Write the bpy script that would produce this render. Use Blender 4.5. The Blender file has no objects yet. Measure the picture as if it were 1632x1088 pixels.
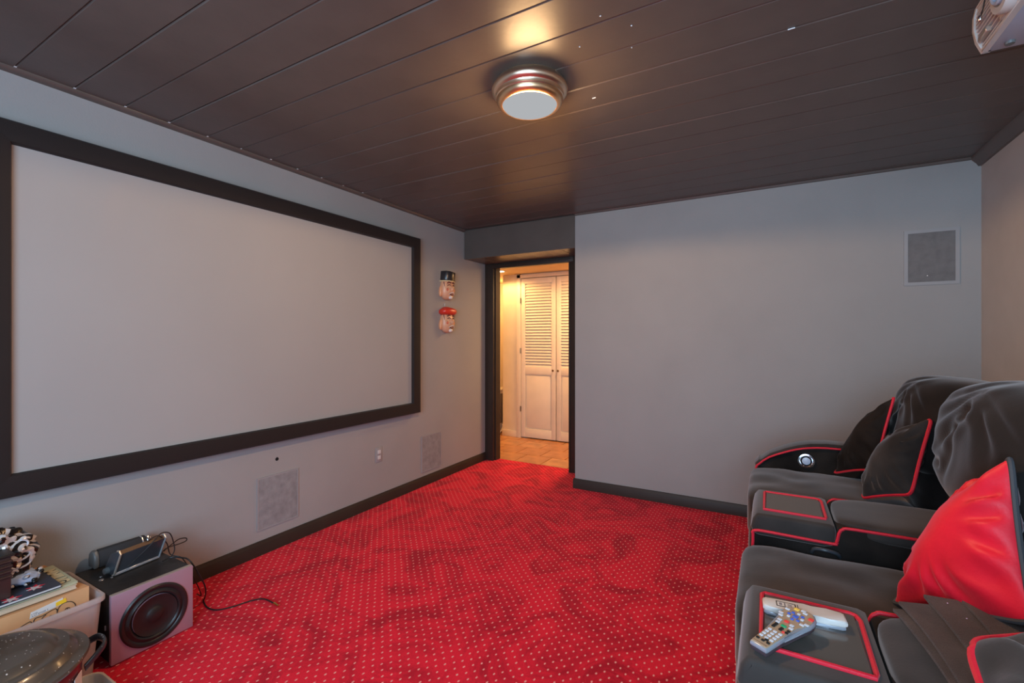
import bpy, bmesh, math, random
from mathutils import Vector, Matrix, Euler, noise
random.seed(7)
S = bpy.context.scene
C = S.collection
PI = math.pi

# ------------------------------------------------------------------ camera, light, exposure
cam_d = bpy.data.cameras.new('camera'); cam = bpy.data.objects.new('camera', cam_d); C.objects.link(cam)
cam_d.sensor_width = 36; cam_d.lens = 16.06; cam_d.shift_y = -0.0018; cam_d.clip_start = 0.02
cam.location = (0, 0, 1.30); cam.rotation_euler = (PI/2, 0, math.radians(29.3))
S.camera = cam
w = bpy.data.worlds.new('world'); S.world = w; w.use_nodes = True
w.node_tree.nodes['Background'].inputs[0].default_value = (0.50, 0.74, 1.0, 1)
w.node_tree.nodes['Background'].inputs[1].default_value = 1.2
S.view_settings.view_transform = 'Standard'; S.view_settings.look = 'None'
S.view_settings.exposure = 0.14; S.view_settings.gamma = 1.0; S.view_settings.use_curve_mapping = False

def area(name, loc, rot, sx, sy, power, col, shape='RECTANGLE', spread=PI):
    l = bpy.data.lights.new(name, 'AREA'); l.shape = shape; l.size = sx; l.size_y = sy
    l.energy = power; l.color = col; l.spread = spread
    o = bpy.data.objects.new(name, l); o.location = loc; o.rotation_euler = rot; C.objects.link(o); return o
def point(name, loc, power, col, r=0.01, kind='POINT', angle=PI*0.98, blend=0.15):
    l = bpy.data.lights.new(name, kind); l.energy = power; l.color = col; l.shadow_soft_size = r
    if kind == 'SPOT': l.spot_size = angle; l.spot_blend = blend
    o = bpy.data.objects.new(name, l); o.location = loc; C.objects.link(o); return o
# daylight from the window in the wall behind the photographer, and the camera's flash bounced low
area('window_daylight', (0.0, -1.50, 1.45), (PI/2, 0, math.radians(14)), 2.0, 1.5, 120, (0.50, 0.75, 1.0))
point('camera_flash', (-0.02, -0.02, 1.50), 8, (0.70, 0.85, 1.0), 0.03)
# hall lights
point('hall_downlight_glow', (-3.03, 5.0, 2.135), 24, (1.0, 0.60, 0.22), 0.04, 'SPOT', PI*0.93, 0.3)
area('hall_fill', (-1.7, 4.85, 2.13), (0, 0, 0), 0.3, 0.3, 28, (1.0, 0.60, 0.27))  # unseen fill added to brighten the hall, no fitting here
point('alcove_lamp', (-3.5, 5.75, 1.95), 9, (1.0, 0.56, 0.2), 0.08)
LAMP = (-0.895, 1.75)
point('ceiling_lamp_down', (LAMP[0], LAMP[1], 2.215), 50, (1.0, 0.61, 0.33), 0.012, 'SPOT', PI*0.985, 0.12)
point('ceiling_lamp_glow', (LAMP[0], LAMP[1], 2.245), 19, (1.0, 0.60, 0.28), 0.10)

# ------------------------------------------------------------------ materials
def nm(name):
    m = bpy.data.materials.new(name); m.use_nodes = True
    nt = m.node_tree; b = nt.nodes['Principled BSDF']; return m, nt, b
def lin(c):
    return tuple(((x/255)/12.92 if x/255 <= .04045 else ((x/255+.055)/1.055)**2.4) for x in c) + (1,)
def mat(name, col, rough=.5, metal=0., spec=.5, var=0., vscale=6., bump=0., bscale=60., sheen=0., sheen_col=(1,1,1,1), sheen_r=.4, emis=0., ecol=None, coat=0.):
    m, nt, b = nm(name)
    if len(col) == 3: col = tuple(col)+(1,)
    b.inputs['Base Color'].default_value = col
    b.inputs['Roughness'].default_value = rough; b.inputs['Metallic'].default_value = metal
    b.inputs['Specular IOR Level'].default_value = spec
    b.inputs['Coat Weight'].default_value = coat
    if sheen:
        b.inputs['Sheen Weight'].default_value = sheen; b.inputs['Sheen Tint'].default_value = sheen_col; b.inputs['Sheen Roughness'].default_value = sheen_r
    if emis:
        b.inputs['Emission Color'].default_value = ecol or col; b.inputs['Emission Strength'].default_value = emis
    L = nt.links
    tc = nt.nodes.new('ShaderNodeTexCoord')
    n = nt.nodes.new('ShaderNodeTexNoise'); n.inputs['Scale'].default_value = vscale; n.inputs['Detail'].default_value = 5
    L.new(tc.outputs['Object'], n.inputs['Vector'])
    mx = nt.nodes.new('ShaderNodeMix'); mx.data_type = 'RGBA'; mx.blend_type = 'MULTIPLY'
    v = max(var, .04)
    r = nt.nodes.new('ShaderNodeMapRange'); r.inputs[1].default_value=.3; r.inputs[2].default_value=.7; r.inputs[3].default_value = 1-v; r.inputs[4].default_value = 1+v
    L.new(n.outputs['Fac'], r.inputs[0]); mx.inputs[0].default_value = 1
    mx.inputs[6].default_value = col; L.new(r.outputs[0], mx.inputs[7]); L.new(mx.outputs[2], b.inputs['Base Color'])
    if bump:
        n2 = nt.nodes.new('ShaderNodeTexNoise'); n2.inputs['Scale'].default_value = bscale; n2.inputs['Detail'].default_value = 3
        L.new(tc.outputs['Object'], n2.inputs['Vector'])
        bp = nt.nodes.new('ShaderNodeBump'); bp.inputs['Strength'].default_value = bump; bp.inputs['Distance'].default_value = .004
        L.new(n2.outputs['Fac'], bp.inputs['Height']); L.new(bp.outputs[0], b.inputs['Normal'])
    return m

M = {}
M['wall'] = mat('grey_wall_paint', (.330,.313,.300), .85, spec=.2, var=.03, vscale=2, bump=.15, bscale=120)
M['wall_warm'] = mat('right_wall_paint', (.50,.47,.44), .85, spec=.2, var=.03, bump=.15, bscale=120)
M['board'] = mat('dark_ceiling_paint', (.102,.082,.070), .36, spec=.55, var=.10, vscale=5, bump=.12, bscale=35)
M['dark_trim'] = mat('dark_trim_paint', (.036,.024,.018), .5, spec=.3, var=.1, bump=.1)
M['frame'] = mat('black_velvet_frame', (.016,.011,.010), .7, spec=.3, bump=.2, bscale=300, sheen=.10)
M['screen'] = mat('matte_screen', (.35,.335,.32), .9, spec=.1, var=.015, vscale=1)
M['grille'] = mat('painted_grille', (.265,.26,.262), .7, spec=.3, var=.16, vscale=22, bump=.5, bscale=260)
M['grille_back'] = mat('grey_grille', (.17,.162,.16), .75, spec=.2, var=.12, vscale=22, bump=.5, bscale=260)
M['plate'] = mat('painted_plate', (.315,.305,.305), .55, spec=.4)
M['white_plastic'] = mat('white_plastic', (.62,.61,.60), .35, var=.03)
M['bluewhite'] = mat('cool_white_plastic', (.42,.46,.56), .35, var=.03)
M['black'] = mat('black_plastic', (.012,.012,.013), .4)
M['gloss_black'] = mat('gloss_black', (.045,.052,.062), .28, coat=.3)
M['hole'] = mat('dark_hole', (.002,.002,.002), .9)
M['chip'] = mat('bare_white_chip', (.75,.75,.75), .6)
M['hall_wall'] = mat('hall_cream_paint', (.74,.62,.46), .7, spec=.3)
M['hall_ceiling'] = mat('hall_ceiling_paint', (.60,.42,.24), .8, spec=.2)
M['closet'] = mat('closet_white_paint', (.76,.62,.46), .45, spec=.4)
M['knob'] = mat('brass_knob', (.25,.16,.08), .3, 1.)
M['tile'] = mat('terracotta_tile', (.50,.21,.075), .35, var=.22, vscale=7, bump=.15, bscale=30)
M['tile2'] = mat('terracotta_tile_pale', (.56,.26,.10), .35, var=.22, vscale=9, bump=.15, bscale=30)
M['grout'] = mat('tile_grout', (.30,.17,.09), .8)
M['bronze'] = mat('polished_bronze', (.86,.66,.48), .32, 1.)
M['bronze_dark'] = mat('bronze_ring', (.85,.56,.32), .30, 1.)
M['velvet'] = mat('black_velvet', (.034,.027,.024), .8, spec=.15, var=.5, vscale=5, bump=.06, bscale=160, sheen=.62, sheen_col=(.60,.50,.46,1), sheen_r=.42)
M['velvet_dark'] = mat('black_velvet_flat', (.017,.0125,.0105), .85, spec=.1, var=.5, vscale=7, bump=.25, bscale=140, sheen=.10, sheen_col=(.5,.45,.42,1), sheen_r=.3)
M['velvet_back_shaded'] = mat('black_velvet_backs_shaded', (.020,.016,.0145), .8, spec=.12, var=.5, vscale=4, bump=.06, bscale=160, sheen=.55, sheen_col=(.58,.50,.47,1), sheen_r=.34)  # sofa velvet again, shade put into the colour for the window-facing backs
M['piping'] = mat('red_piping', (.62,.012,.030), .55, spec=.3, sheen=.3, sheen_col=(1,.3,.3,1), bump=.3, bscale=200)
M['tray'] = mat('smoked_tray_glass', (.085,.075,.065), .15, spec=.6)
M['satin'] = mat('red_satin', (.80,.011,.032), .5, spec=.35, var=.18, vscale=7, sheen=.5, sheen_col=(1,.25,.28,1), sheen_r=.3, bump=.15, bscale=120)
M['grey_cord'] = mat('dark_grey_cord', (.045,.048,.055), .6)
M['maroon'] = mat('maroon_cloth', (.20,.05,.08), .6, sheen=.3)
M['knit'] = mat('brown_knit', (.088,.064,.055), .95, spec=.1, var=.25, vscale=12, bump=.9, bscale=420, sheen=.25, sheen_col=(.6,.5,.5,1))
M['chrome'] = mat('chrome', (.7,.7,.72), .15, 1.)
M['silver'] = mat('silver_plastic', (.52,.53,.56), .28, .6)
M['champagne'] = mat('champagne_trim', (.60,.50,.42), .3, .6)
M['pink_panel'] = mat('pink_silver_panel', (.44,.27,.33), .35, .25, var=.05)
M['panel_edge'] = mat('beige_panel_edge', (.40,.33,.28), .4, .2)
M['sub_black'] = mat('black_ash_vinyl', (.022,.019,.017), .45, var=.25, vscale=40, bump=.2, bscale=90)
M['cone'] = mat('woofer_cone', (.020,.015,.014), .42, var=.15, vscale=8)
M['rubber'] = mat('woofer_rubber', (.018,.015,.015), .32)
M['strip'] = mat('brown_top_strip', (.12,.06,.03), .4)
M['fabric_spk'] = mat('speaker_cloth', (.030,.030,.033), .8, bump=.6, bscale=500)
M['grey_cap'] = mat('grey_end_cap', (.12,.125,.125), .4)
M['cable'] = mat('black_cable', (.012,.011,.011), .45)
M['gold'] = mat('gold_plug', (.85,.55,.18), .25, 1.)
M['cardboard'] = mat('cardboard', (.62,.33,.155), .75, spec=.2, var=.08, vscale=4, bump=.1)
M['ink'] = mat('black_ink', (.03,.018,.014), .7)
M['paper'] = mat('white_paper', (.66,.63,.60), .6)
M['grey_ink'] = mat('grey_ink', (.22,.20,.22), .7)
M['yellow'] = mat('yellow_sticker', (.85,.52,.02), .6)
M['pages'] = mat('cream_pages', (.60,.47,.33), .8, var=.12, vscale=3)
M['comic'] = mat('comic_cover', (.45,.46,.30), .4, var=.2, vscale=14)
M['letter'] = mat('cream_letter', (.72,.60,.34), .5)
M['navy'] = mat('navy_folder', (.030,.038,.060), .35, var=.25, vscale=10)
M['star_white'] = mat('star_white', (.60,.56,.56), .5)
M['star_red'] = mat('star_red', (.62,.03,.05), .5)
M['lightblue'] = mat('light_blue_cloth', (.42,.56,.82), .7, var=.1, vscale=14)
M['white_cloth'] = mat('white_cloth', (.60,.61,.66), .7, var=.06)
M['maroon_plastic'] = mat('dark_brown_plastic', (.045,.024,.022), .35, var=.1)
M['flesh'] = mat('painted_flesh', (.66,.36,.22), .35, var=.08, vscale=20)
M['cheek'] = mat('painted_cheek', (.60,.16,.09), .4)
M['mask_white'] = mat('mask_white', (.75,.68,.62), .4)
M['hat_black'] = mat('black_hat', (.02,.018,.02), .3)
M['hat_red'] = mat('red_hat', (.62,.035,.02), .35)
M['mask_line'] = mat('mask_line', (.10,.02,.03), .5)
M['orange_ear'] = mat('painted_ear', (.70,.33,.17), .35)
M['appliance'] = mat('appliance_white', (.72,.66,.58), .4)
M['appliance_side'] = mat('appliance_grey_side', (.20,.17,.15), .5)
M['remote_top'] = mat('remote_tan_face', (.36,.25,.16), .4, var=.04)
M['remote_side'] = mat('remote_grey_side', (.33,.34,.38), .3, .3)
M['remote_under'] = mat('remote_dark_underside', (.05,.035,.04), .4)
M['ivory'] = mat('ivory_plastic', (.60,.545,.50), .35, var=.03)
M['btn_white'] = mat('button_light', (.55,.55,.58), .4)
M['btn_black'] = mat('button_black', (.01,.01,.01), .4)
M['btn_blue'] = mat('button_blue', (.06,.12,.50), .4)
M['btn_green'] = mat('button_green', (.02,.35,.14), .4)
M['btn_red'] = mat('button_red', (.75,.06,.05), .4)
M['btn_yellow'] = mat('button_yellow', (.8,.5,.08), .4)
M['rhinestone'] = mat('rhinestone', (.9,.7,.9), .1, .5)
M['tub'] = mat('cream_plastic_tub', (.62,.52,.44), .35)
M['tub_blue'] = mat('tub_blue_inside', (.45,.50,.60), .4)

def glass_dome():
    m, nt, b = nm('frosted_lamp_glass')
    e = nt.nodes.new('ShaderNodeEmission'); e.inputs[0].default_value = (.93,.96,1,1); e.inputs[1].default_value = .42
    nt.links.new(e.outputs[0], nt.nodes['Material Output'].inputs[0])
    return m
M['dome'] = glass_dome()
M['downlight'] = mat('downlight_lens', (1,.9,.7), .4, emis=6, ecol=(1,.85,.6,1))

def bin_mat():
    m, nt, b = nm('frosted_clear_plastic')
    b.inputs['Base Color'].default_value = (.80,.74,.74,1); b.inputs['Roughness'].default_value = .35
    tr = nt.nodes.new('ShaderNodeBsdfTransparent'); tl = nt.nodes.new('ShaderNodeBsdfTranslucent'); tl.inputs[0].default_value = (.85,.78,.76,1)
    m1 = nt.nodes.new('ShaderNodeMixShader'); m1.inputs[0].default_value = .45
    m2 = nt.nodes.new('ShaderNodeMixShader'); m2.inputs[0].default_value = .38
    nt.links.new(b.outputs[0], m1.inputs[1]); nt.links.new(tl.outputs[0], m1.inputs[2])
    nt.links.new(m1.outputs[0], m2.inputs[1]); nt.links.new(tr.outputs[0], m2.inputs[2])
    nt.links.new(m2.outputs[0], nt.nodes['Material Output'].inputs[0]); return m
M['bin'] = bin_mat()

def speckle(name, base, rough):
    m, nt, b = nm(name); L = nt.links
    tc = nt.nodes.new('ShaderNodeTexCoord')
    v = nt.nodes.new('ShaderNodeTexVoronoi'); v.inputs['Scale'].default_value = 75; L.new(tc.outputs['Object'], v.inputs['Vector'])
    n = nt.nodes.new('ShaderNodeTexNoise'); n.inputs['Scale'].default_value = 16; L.new(tc.outputs['Object'], n.inputs['Vector'])
    a = nt.nodes.new('ShaderNodeMath'); a.operation='MULTIPLY_ADD'; a.inputs[1].default_value=.35; a.inputs[2].default_value=-.06; L.new(n.outputs['Fac'], a.inputs[0])
    lt = nt.nodes.new('ShaderNodeMath'); lt.operation = 'LESS_THAN'; L.new(v.outputs['Distance'], lt.inputs[0]); L.new(a.outputs[0], lt.inputs[1])
    mx = nt.nodes.new('ShaderNodeMix'); mx.data_type='RGBA'; L.new(lt.outputs[0], mx.inputs[0]); mx.inputs[6].default_value = base; mx.inputs[7].default_value = (.5,.48,.46,1)
    L.new(mx.outputs[2], b.inputs['Base Color']); b.inputs['Roughness'].default_value = rough; b.inputs['Coat Weight'].default_value = .3; b.inputs['Coat Roughness'].default_value = .12
    return m
M['enamel'] = speckle('speckled_dark_enamel', (.080,.062,.047,1), .28)
M['enamel_red'] = speckle('speckled_maroon_enamel', (.085,.018,.020,1), .28)
M['enamel_blue'] = speckle('speckled_blue_black_enamel', (.030,.036,.042,1), .3)

def carpet_mat():
    m, nt, b = nm('red_dotted_carpet'); L = nt.links; N = nt.nodes.new
    def math_(op, a, bb=None, c=None):
        n = N('ShaderNodeMath'); n.operation = op
        for i, x in enumerate((a, bb, c)):
            if x is None: continue
            if isinstance(x, (int, float)): n.inputs[i].default_value = x
            else: L.new(x, n.inputs[i])
        return n.outputs[0]
    tc = N('ShaderNodeTexCoord')
    wob = N('ShaderNodeTexNoise'); wob.inputs['Scale'].default_value = 9; L.new(tc.outputs['Object'], wob.inputs['Vector'])
    sp = N('ShaderNodeSeparateXYZ'); L.new(tc.outputs['Object'], sp.inputs[0])
    wf = math_('MULTIPLY_ADD', wob.outputs['Fac'], .012, -.006)
    k = 1/.035*.70711
    x = math_('ADD', sp.outputs[0], wf); y = math_('ADD', sp.outputs[1], wf)
    u = math_('MULTIPLY', math_('ADD', x, y), k); v = math_('MULTIPLY', math_('SUBTRACT', y, x), k)
    fu = math_('SUBTRACT', math_('FRACT', u), .5); fv = math_('SUBTRACT', math_('FRACT', v), .5)
    # ellipse a little longer along y
    py = math_('MULTIPLY', math_('ADD', fu, fv), .707*.72); px = math_('MULTIPLY', math_('SUBTRACT', fu, fv), .707*1.15)
    d = math_('SQRT', math_('ADD', math_('MULTIPLY', px, px), math_('MULTIPLY', py, py)))
    fine = N('ShaderNodeTexNoise'); fine.inputs['Scale'].default_value = 420; fine.inputs['Detail'].default_value = 2; L.new(tc.outputs['Object'], fine.inputs['Vector'])
    dd = math_('ADD', d, math_('MULTIPLY_ADD', fine.outputs['Fac'], .10, -.05))
    mr = N('ShaderNodeMapRange'); mr.inputs[1].default_value = .085; mr.inputs[2].default_value = .15; mr.inputs[3].default_value = 1; mr.inputs[4].default_value = 0
    L.new(dd, mr.inputs[0])
    # trodden dark patches in the pile
    n1 = N('ShaderNodeTexNoise'); n1.inputs['Scale'].default_value = 3.6; n1.inputs['Detail'].default_value = 7; n1.inputs['Roughness'].default_value = .68; n1.inputs['Distortion'].default_value = 1.2
    L.new(tc.outputs['Object'], n1.inputs['Vector'])
    r1 = N('ShaderNodeValToRGB'); e = r1.color_ramp.elements
    e[0].position = .38; e[0].color = (.42,.004,.018,1); e[1].position = .56; e[1].color = (.78,.012,.034,1)
    L.new(n1.outputs['Fac'], r1.inputs[0])
    mf = N('ShaderNodeMix'); mf.data_type='RGBA'; mf.blend_type='MULTIPLY'; mf.inputs[0].default_value = 1
    fr = N('ShaderNodeMapRange'); fr.inputs[1].default_value=.3; fr.inputs[2].default_value=.7; fr.inputs[3].default_value=.72; fr.inputs[4].default_value=1.2; L.new(fine.outputs['Fac'], fr.inputs[0])
    L.new(r1.outputs[0], mf.inputs[6]); L.new(fr.outputs[0], mf.inputs[7])
    mx = N('ShaderNodeMix'); mx.data_type='RGBA'; L.new(mr.outputs[0], mx.inputs[0]); L.new(mf.outputs[2], mx.inputs[6]); mx.inputs[7].default_value = (.88,.35,.31,1)
    L.new(mx.outputs[2], b.inputs['Base Color'])
    b.inputs['Roughness'].default_value = .95; b.inputs['Specular IOR Level'].default_value = .1
    b.inputs['Sheen Weight'].default_value = .15; b.inputs['Sheen Tint'].default_value = (1,.4,.4,1)
    bp = N('ShaderNodeBump'); bp.inputs['Strength'].default_value = .5; bp.inputs['Distance'].default_value = .004
    L.new(math_('ADD', fine.outputs['Fac'], math_('MULTIPLY', mr.outputs[0], -.4)), bp.inputs['Height']); L.new(bp.outputs[0], b.inputs['Normal'])
    return m
M['carpet'] = carpet_mat()

def foil_mat():
    m, nt, b = nm('swirl_printed_foil'); L = nt.links; N = nt.nodes.new
    tc = N('ShaderNodeTexCoord')
    wv = N('ShaderNodeTexWave'); wv.inputs['Scale'].default_value = 7; wv.inputs['Distortion'].default_value = 16; wv.inputs['Detail'].default_value = .6; wv.inputs['Detail Scale'].default_value = 1.5
    L.new(tc.outputs['Object'], wv.inputs['Vector'])
    r = N('ShaderNodeValToRGB'); r.color_ramp.interpolation = 'CONSTANT'; e = r.color_ramp.elements
    e[0].position = 0; e[0].color = (.014,.010,.008,1); e[1].position = .70; e[1].color = (.62,.58,.56,1)
    g = r.color_ramp.elements.new(.62); g.color = (.25,.12,.03,1)
    L.new(wv.outputs['Fac'], r.inputs[0]); L.new(r.outputs[0], b.inputs['Base Color'])
    b.inputs['Roughness'].default_value = .22; b.inputs['Metallic'].default_value = .15; return m
M['foil'] = foil_mat()

# ------------------------------------------------------------------ mesh helpers: a shape is (verts, faces) in world coordinates
ORG = {}
def mesh_of(name, shape, m, off=Vector((0,0,0)), smooth=True):
    vs, fs = shape
    me = bpy.data.meshes.new(name)
    me.from_pydata([tuple(Vector(v)-off) for v in vs], [], fs); me.update()
    bm = bmesh.new(); bm.from_mesh(me); bmesh.ops.recalc_face_normals(bm, faces=bm.faces); bm.to_mesh(me); bm.free()
    if m: me.materials.append(m)
    if smooth:
        me.polygons.foreach_set('use_smooth', [True]*len(me.polygons))
        try: me.set_sharp_from_angle(angle=math.radians(smooth if smooth is not True else 40))
        except Exception: pass
    return me
def part(name, shape, m, parent, smooth=True):
    off = ORG[parent.name]
    o = bpy.data.objects.new(name, mesh_of(name, shape, m, off, smooth)); C.objects.link(o); o.parent = parent
    ORG[o.name] = off; return o
def thing(name, label, cat, loc, group=None, kind=None):
    o = bpy.data.objects.new(name, None); C.objects.link(o); o.location = loc; o.empty_display_size = .1
    ORG[o.name] = Vector(loc); tag(o, label, cat, group, kind); return o
def tag(o, label=None, cat=None, group=None, kind=None):
    if label: o['label'] = label
    if cat: o['category'] = cat
    if group: o['group'] = group
    if kind: o['kind'] = kind
    return o
def single(name, shape, m, label=None, cat=None, group=None, kind=None, smooth=True, loc=None):
    vs = shape[0]
    if loc is None:
        loc = Vector(((min(v[0] for v in vs)+max(v[0] for v in vs))/2, (min(v[1] for v in vs)+max(v[1] for v in vs))/2, min(v[2] for v in vs)))
    loc = Vector(loc)
    o = bpy.data.objects.new(name, mesh_of(name, shape, m, loc, smooth)); C.objects.link(o); o.location = loc
    ORG[o.name] = loc; tag(o, label, cat, group, kind); return o
def struct(name, shape, m, smooth=True): return single(name, shape, m, kind='structure', smooth=smooth)
def piece(o, delta, parent=None):
    c = o.copy(); C.objects.link(c); c.location = o.location + Vector(delta); ORG[c.name] = ORG[o.name]; return c

def join(*shapes):
    V, F = [], []
    for vs, fs in shapes:
        n = len(V); V += [tuple(v) for v in vs]; F += [tuple(i+n for i in f) for f in fs]
    return V, F
def xf(shape, m):
    return [tuple(m @ Vector(v)) for v in shape[0]], shape[1]
def bm_out(bm):
    bm.verts.index_update(); r = ([tuple(v.co) for v in bm.verts], [tuple(v.index for v in f.verts) for f in bm.faces]); bm.free(); return r
def box(x0,x1,y0,y1,z0,z1,bev=0,seg=2):
    bm = bmesh.new(); bmesh.ops.create_cube(bm, size=1)
    for v in bm.verts: v.co = Vector(((x0+x1)/2+v.co.x*(x1-x0), (y0+y1)/2+v.co.y*(y1-y0), (z0+z1)/2+v.co.z*(z1-z0)))
    if bev: bmesh.ops.bevel(bm, geom=bm.edges[:], offset=bev, segments=seg, affect='EDGES', profile=.5)
    return bm_out(bm)
def prism(poly, z0, z1, bev=0, seg=2, bev_bottom=True):
    bm = bmesh.new()
    lo = [bm.verts.new((x,y,z0)) for x,y in poly]; hi = [bm.verts.new((x,y,z1)) for x,y in poly]
    n = len(poly); bm.faces.new(lo[::-1]); bm.faces.new(hi)
    for i in range(n): bm.faces.new((lo[i], lo[(i+1)%n], hi[(i+1)%n], hi[i]))
    if bev:
        hs = set(hi) | (set(lo) if bev_bottom else set())
        es = [e for e in bm.edges if (e.verts[0] in hs and e.verts[1] in hs) and abs(e.verts[0].co.z-e.verts[1].co.z) < 1e-6]
        bmesh.ops.bevel(bm, geom=es, offset=bev, segments=seg, affect='EDGES', profile=.5)
    return bm_out(bm)
MX_Y = Matrix(((1,0,0,0),(0,0,1,0),(0,1,0,0),(0,0,0,1)))     # poly (x,z) extruded along y
MX_X = Matrix(((0,0,1,0),(1,0,0,0),(0,1,0,0),(0,0,0,1)))     # poly (y,z) extruded along x
def prism_y(poly, y0, y1, bev=0, seg=2): return xf(prism(poly, y0, y1, bev, seg), MX_Y)
def prism_x(poly, x0, x1, bev=0, seg=2): return xf(prism(poly, x0, x1, bev, seg), MX_X)
def catmull(P, n=6, closed=False):
    P = [Vector(p) for p in P]; out = []; N = len(P)
    for i in range(N if closed else N-1):
        if closed: p0,p1,p2,p3 = P[(i-1)%N],P[i],P[(i+1)%N],P[(i+2)%N]
        else: p0,p1,p2,p3 = P[max(i-1,0)],P[i],P[i+1],P[min(i+2,N-1)]
        for k in range(n):
            t = k/n
            out.append(.5*((2*p1)+(p2-p0)*t+(2*p0-5*p1+4*p2-p3)*t*t+(-p0+3*p1-3*p2+p3)*t**3))
    if not closed: out.append(P[-1])
    return out
def tube(P, r, seg=8, closed=False, smooth=0):
    P = catmull(P, smooth, closed) if smooth else [Vector(p) for p in P]
    N = len(P); V=[]; F=[]; up = None
    for i,p in enumerate(P):
        a = P[(i-1)%N] if (closed or i>0) else P[i]; b = P[(i+1)%N] if (closed or i<N-1) else P[i]
        t = (b-a); t = t.normalized() if t.length > 1e-9 else Vector((0,0,1))
        if up is None: up = Vector((0,0,1)) if abs(t.z) < .9 else Vector((1,0,0))
        s = t.cross(up); s = s.normalized() if s.length>1e-6 else t.orthogonal().normalized(); up = s.cross(t).normalized()
        rr = r(i/(N-1)) if callable(r) else r
        for k in range(seg):
            an = 2*PI*k/seg; V.append(tuple(p + s*math.cos(an)*rr + up*math.sin(an)*rr))
    for i in range(N if closed else N-1):
        for k in range(seg):
            j = (i+1)%N
            F.append((i*seg+k, i*seg+(k+1)%seg, j*seg+(k+1)%seg, j*seg+k))
    if not closed: F.append(tuple(range(seg))[::-1]); F.append(tuple((N-1)*seg+k for k in range(seg)))
    return V, F
def lathe(prof, center, axis='z', seg=40, sx=1, sy=1, cap=False):
    V=[];F=[]; n=len(prof)
    for k in range(seg):
        a = 2*PI*k/seg
        for r,h in prof:
            x,y,z = r*math.cos(a)*sx, r*math.sin(a)*sy, h
            if axis=='x': x,y,z = z,x,y
            elif axis=='y': x,y,z = x,z,y
            V.append((center[0]+x, center[1]+y, center[2]+z))
    for k in range(seg):
        for i in range(n-1):
            a,b = k*n+i, ((k+1)%seg)*n+i
            F.append((a,b,b+1,a+1))
    if cap and prof[0][0] > 1e-6: F.append(tuple(k*n for k in range(seg)))
    if cap and prof[-1][0] > 1e-6: F.append(tuple(k*n+n-1 for k in range(seg)))
    return weld((V,F))
def weld(shape, d=1e-5):
    bm = bmesh.new(); vs=[bm.verts.new(v) for v in shape[0]]
    for f in shape[1]:
        try: bm.faces.new([vs[i] for i in f])
        except Exception: pass
    bmesh.ops.remove_doubles(bm, verts=bm.verts, dist=d); return bm_out(bm)
def blob(center, size, k=4, n=14, rot=(0,0,0), disp=None):
    """puffy superellipsoid block; size = full extents"""
    bm = bmesh.new(); bmesh.ops.create_cube(bm, size=2)
    bmesh.ops.subdivide_edges(bm, edges=bm.edges[:], cuts=n-1, use_grid_fill=True)
    R = Euler(rot).to_matrix(); c = Vector(center)
    for v in bm.verts:
        p = Vector([math.tan(q*PI/4) for q in v.co])
        nn = (abs(p.x)**k+abs(p.y)**k+abs(p.z)**k)**(1/k); p /= nn
        q = Vector((p.x*size[0]/2, p.y*size[1]/2, p.z*size[2]/2))
        if disp: q = q + disp(p, q)
        v.co = R@q + c
    return bm_out(bm)
def puffy_y(poly, y0, y1, r, n=4):
    """(x,z) profile extruded along y with rounded rims"""
    N = len(poly); P = [Vector(p) for p in poly]
    ar = sum(P[i].x*P[(i+1)%N].y-P[(i+1)%N].x*P[i].y for i in range(N))
    if ar < 0: P = P[::-1]
    nor = []
    for i in range(N):
        a=(P[i]-P[i-1]).normalized(); b=(P[(i+1)%N]-P[i]).normalized()
        na=Vector((a.y,-a.x)); nb=Vector((b.y,-b.x)); m=na+nb
        m = m/max(.35, m.dot(na)) if m.length>1e-6 else na
        nor.append(m)
    rings=[]
    for j in range(n+1):
        th=j/n*PI/2; rings.append((y0+r*(1-math.sin(th)), r*(1-math.cos(PI/2-th))*0+r*(1-math.sin(PI/2-0 if False else th))))
    ys=[]; ins=[]
    for j in range(n+1):
        th=j/n*PI/2; ys.append(y0+r*(1-math.cos(th))); ins.append(r*(1-math.sin(th)))
    ys += [y1-(y-y0) for y in ys[::-1]]; ins += ins[::-1]
    V=[];F=[]
    for y,s in zip(ys,ins):
        for p,m in zip(P,nor): q=p-m*s; V.append((q.x,y,q.y))
    for j in range(len(ys)-1):
        for i in range(N): F.append((j*N+i,j*N+(i+1)%N,(j+1)*N+(i+1)%N,(j+1)*N+i))
    from mathutils.geometry import tessellate_polygon
    for k in (0,len(ys)-1):
        for t in tessellate_polygon([[Vector((V[k*N+i][0],V[k*N+i][2],0)) for i in range(N)]]): F.append(tuple(k*N+q for q in t))
    return V,F
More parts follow.
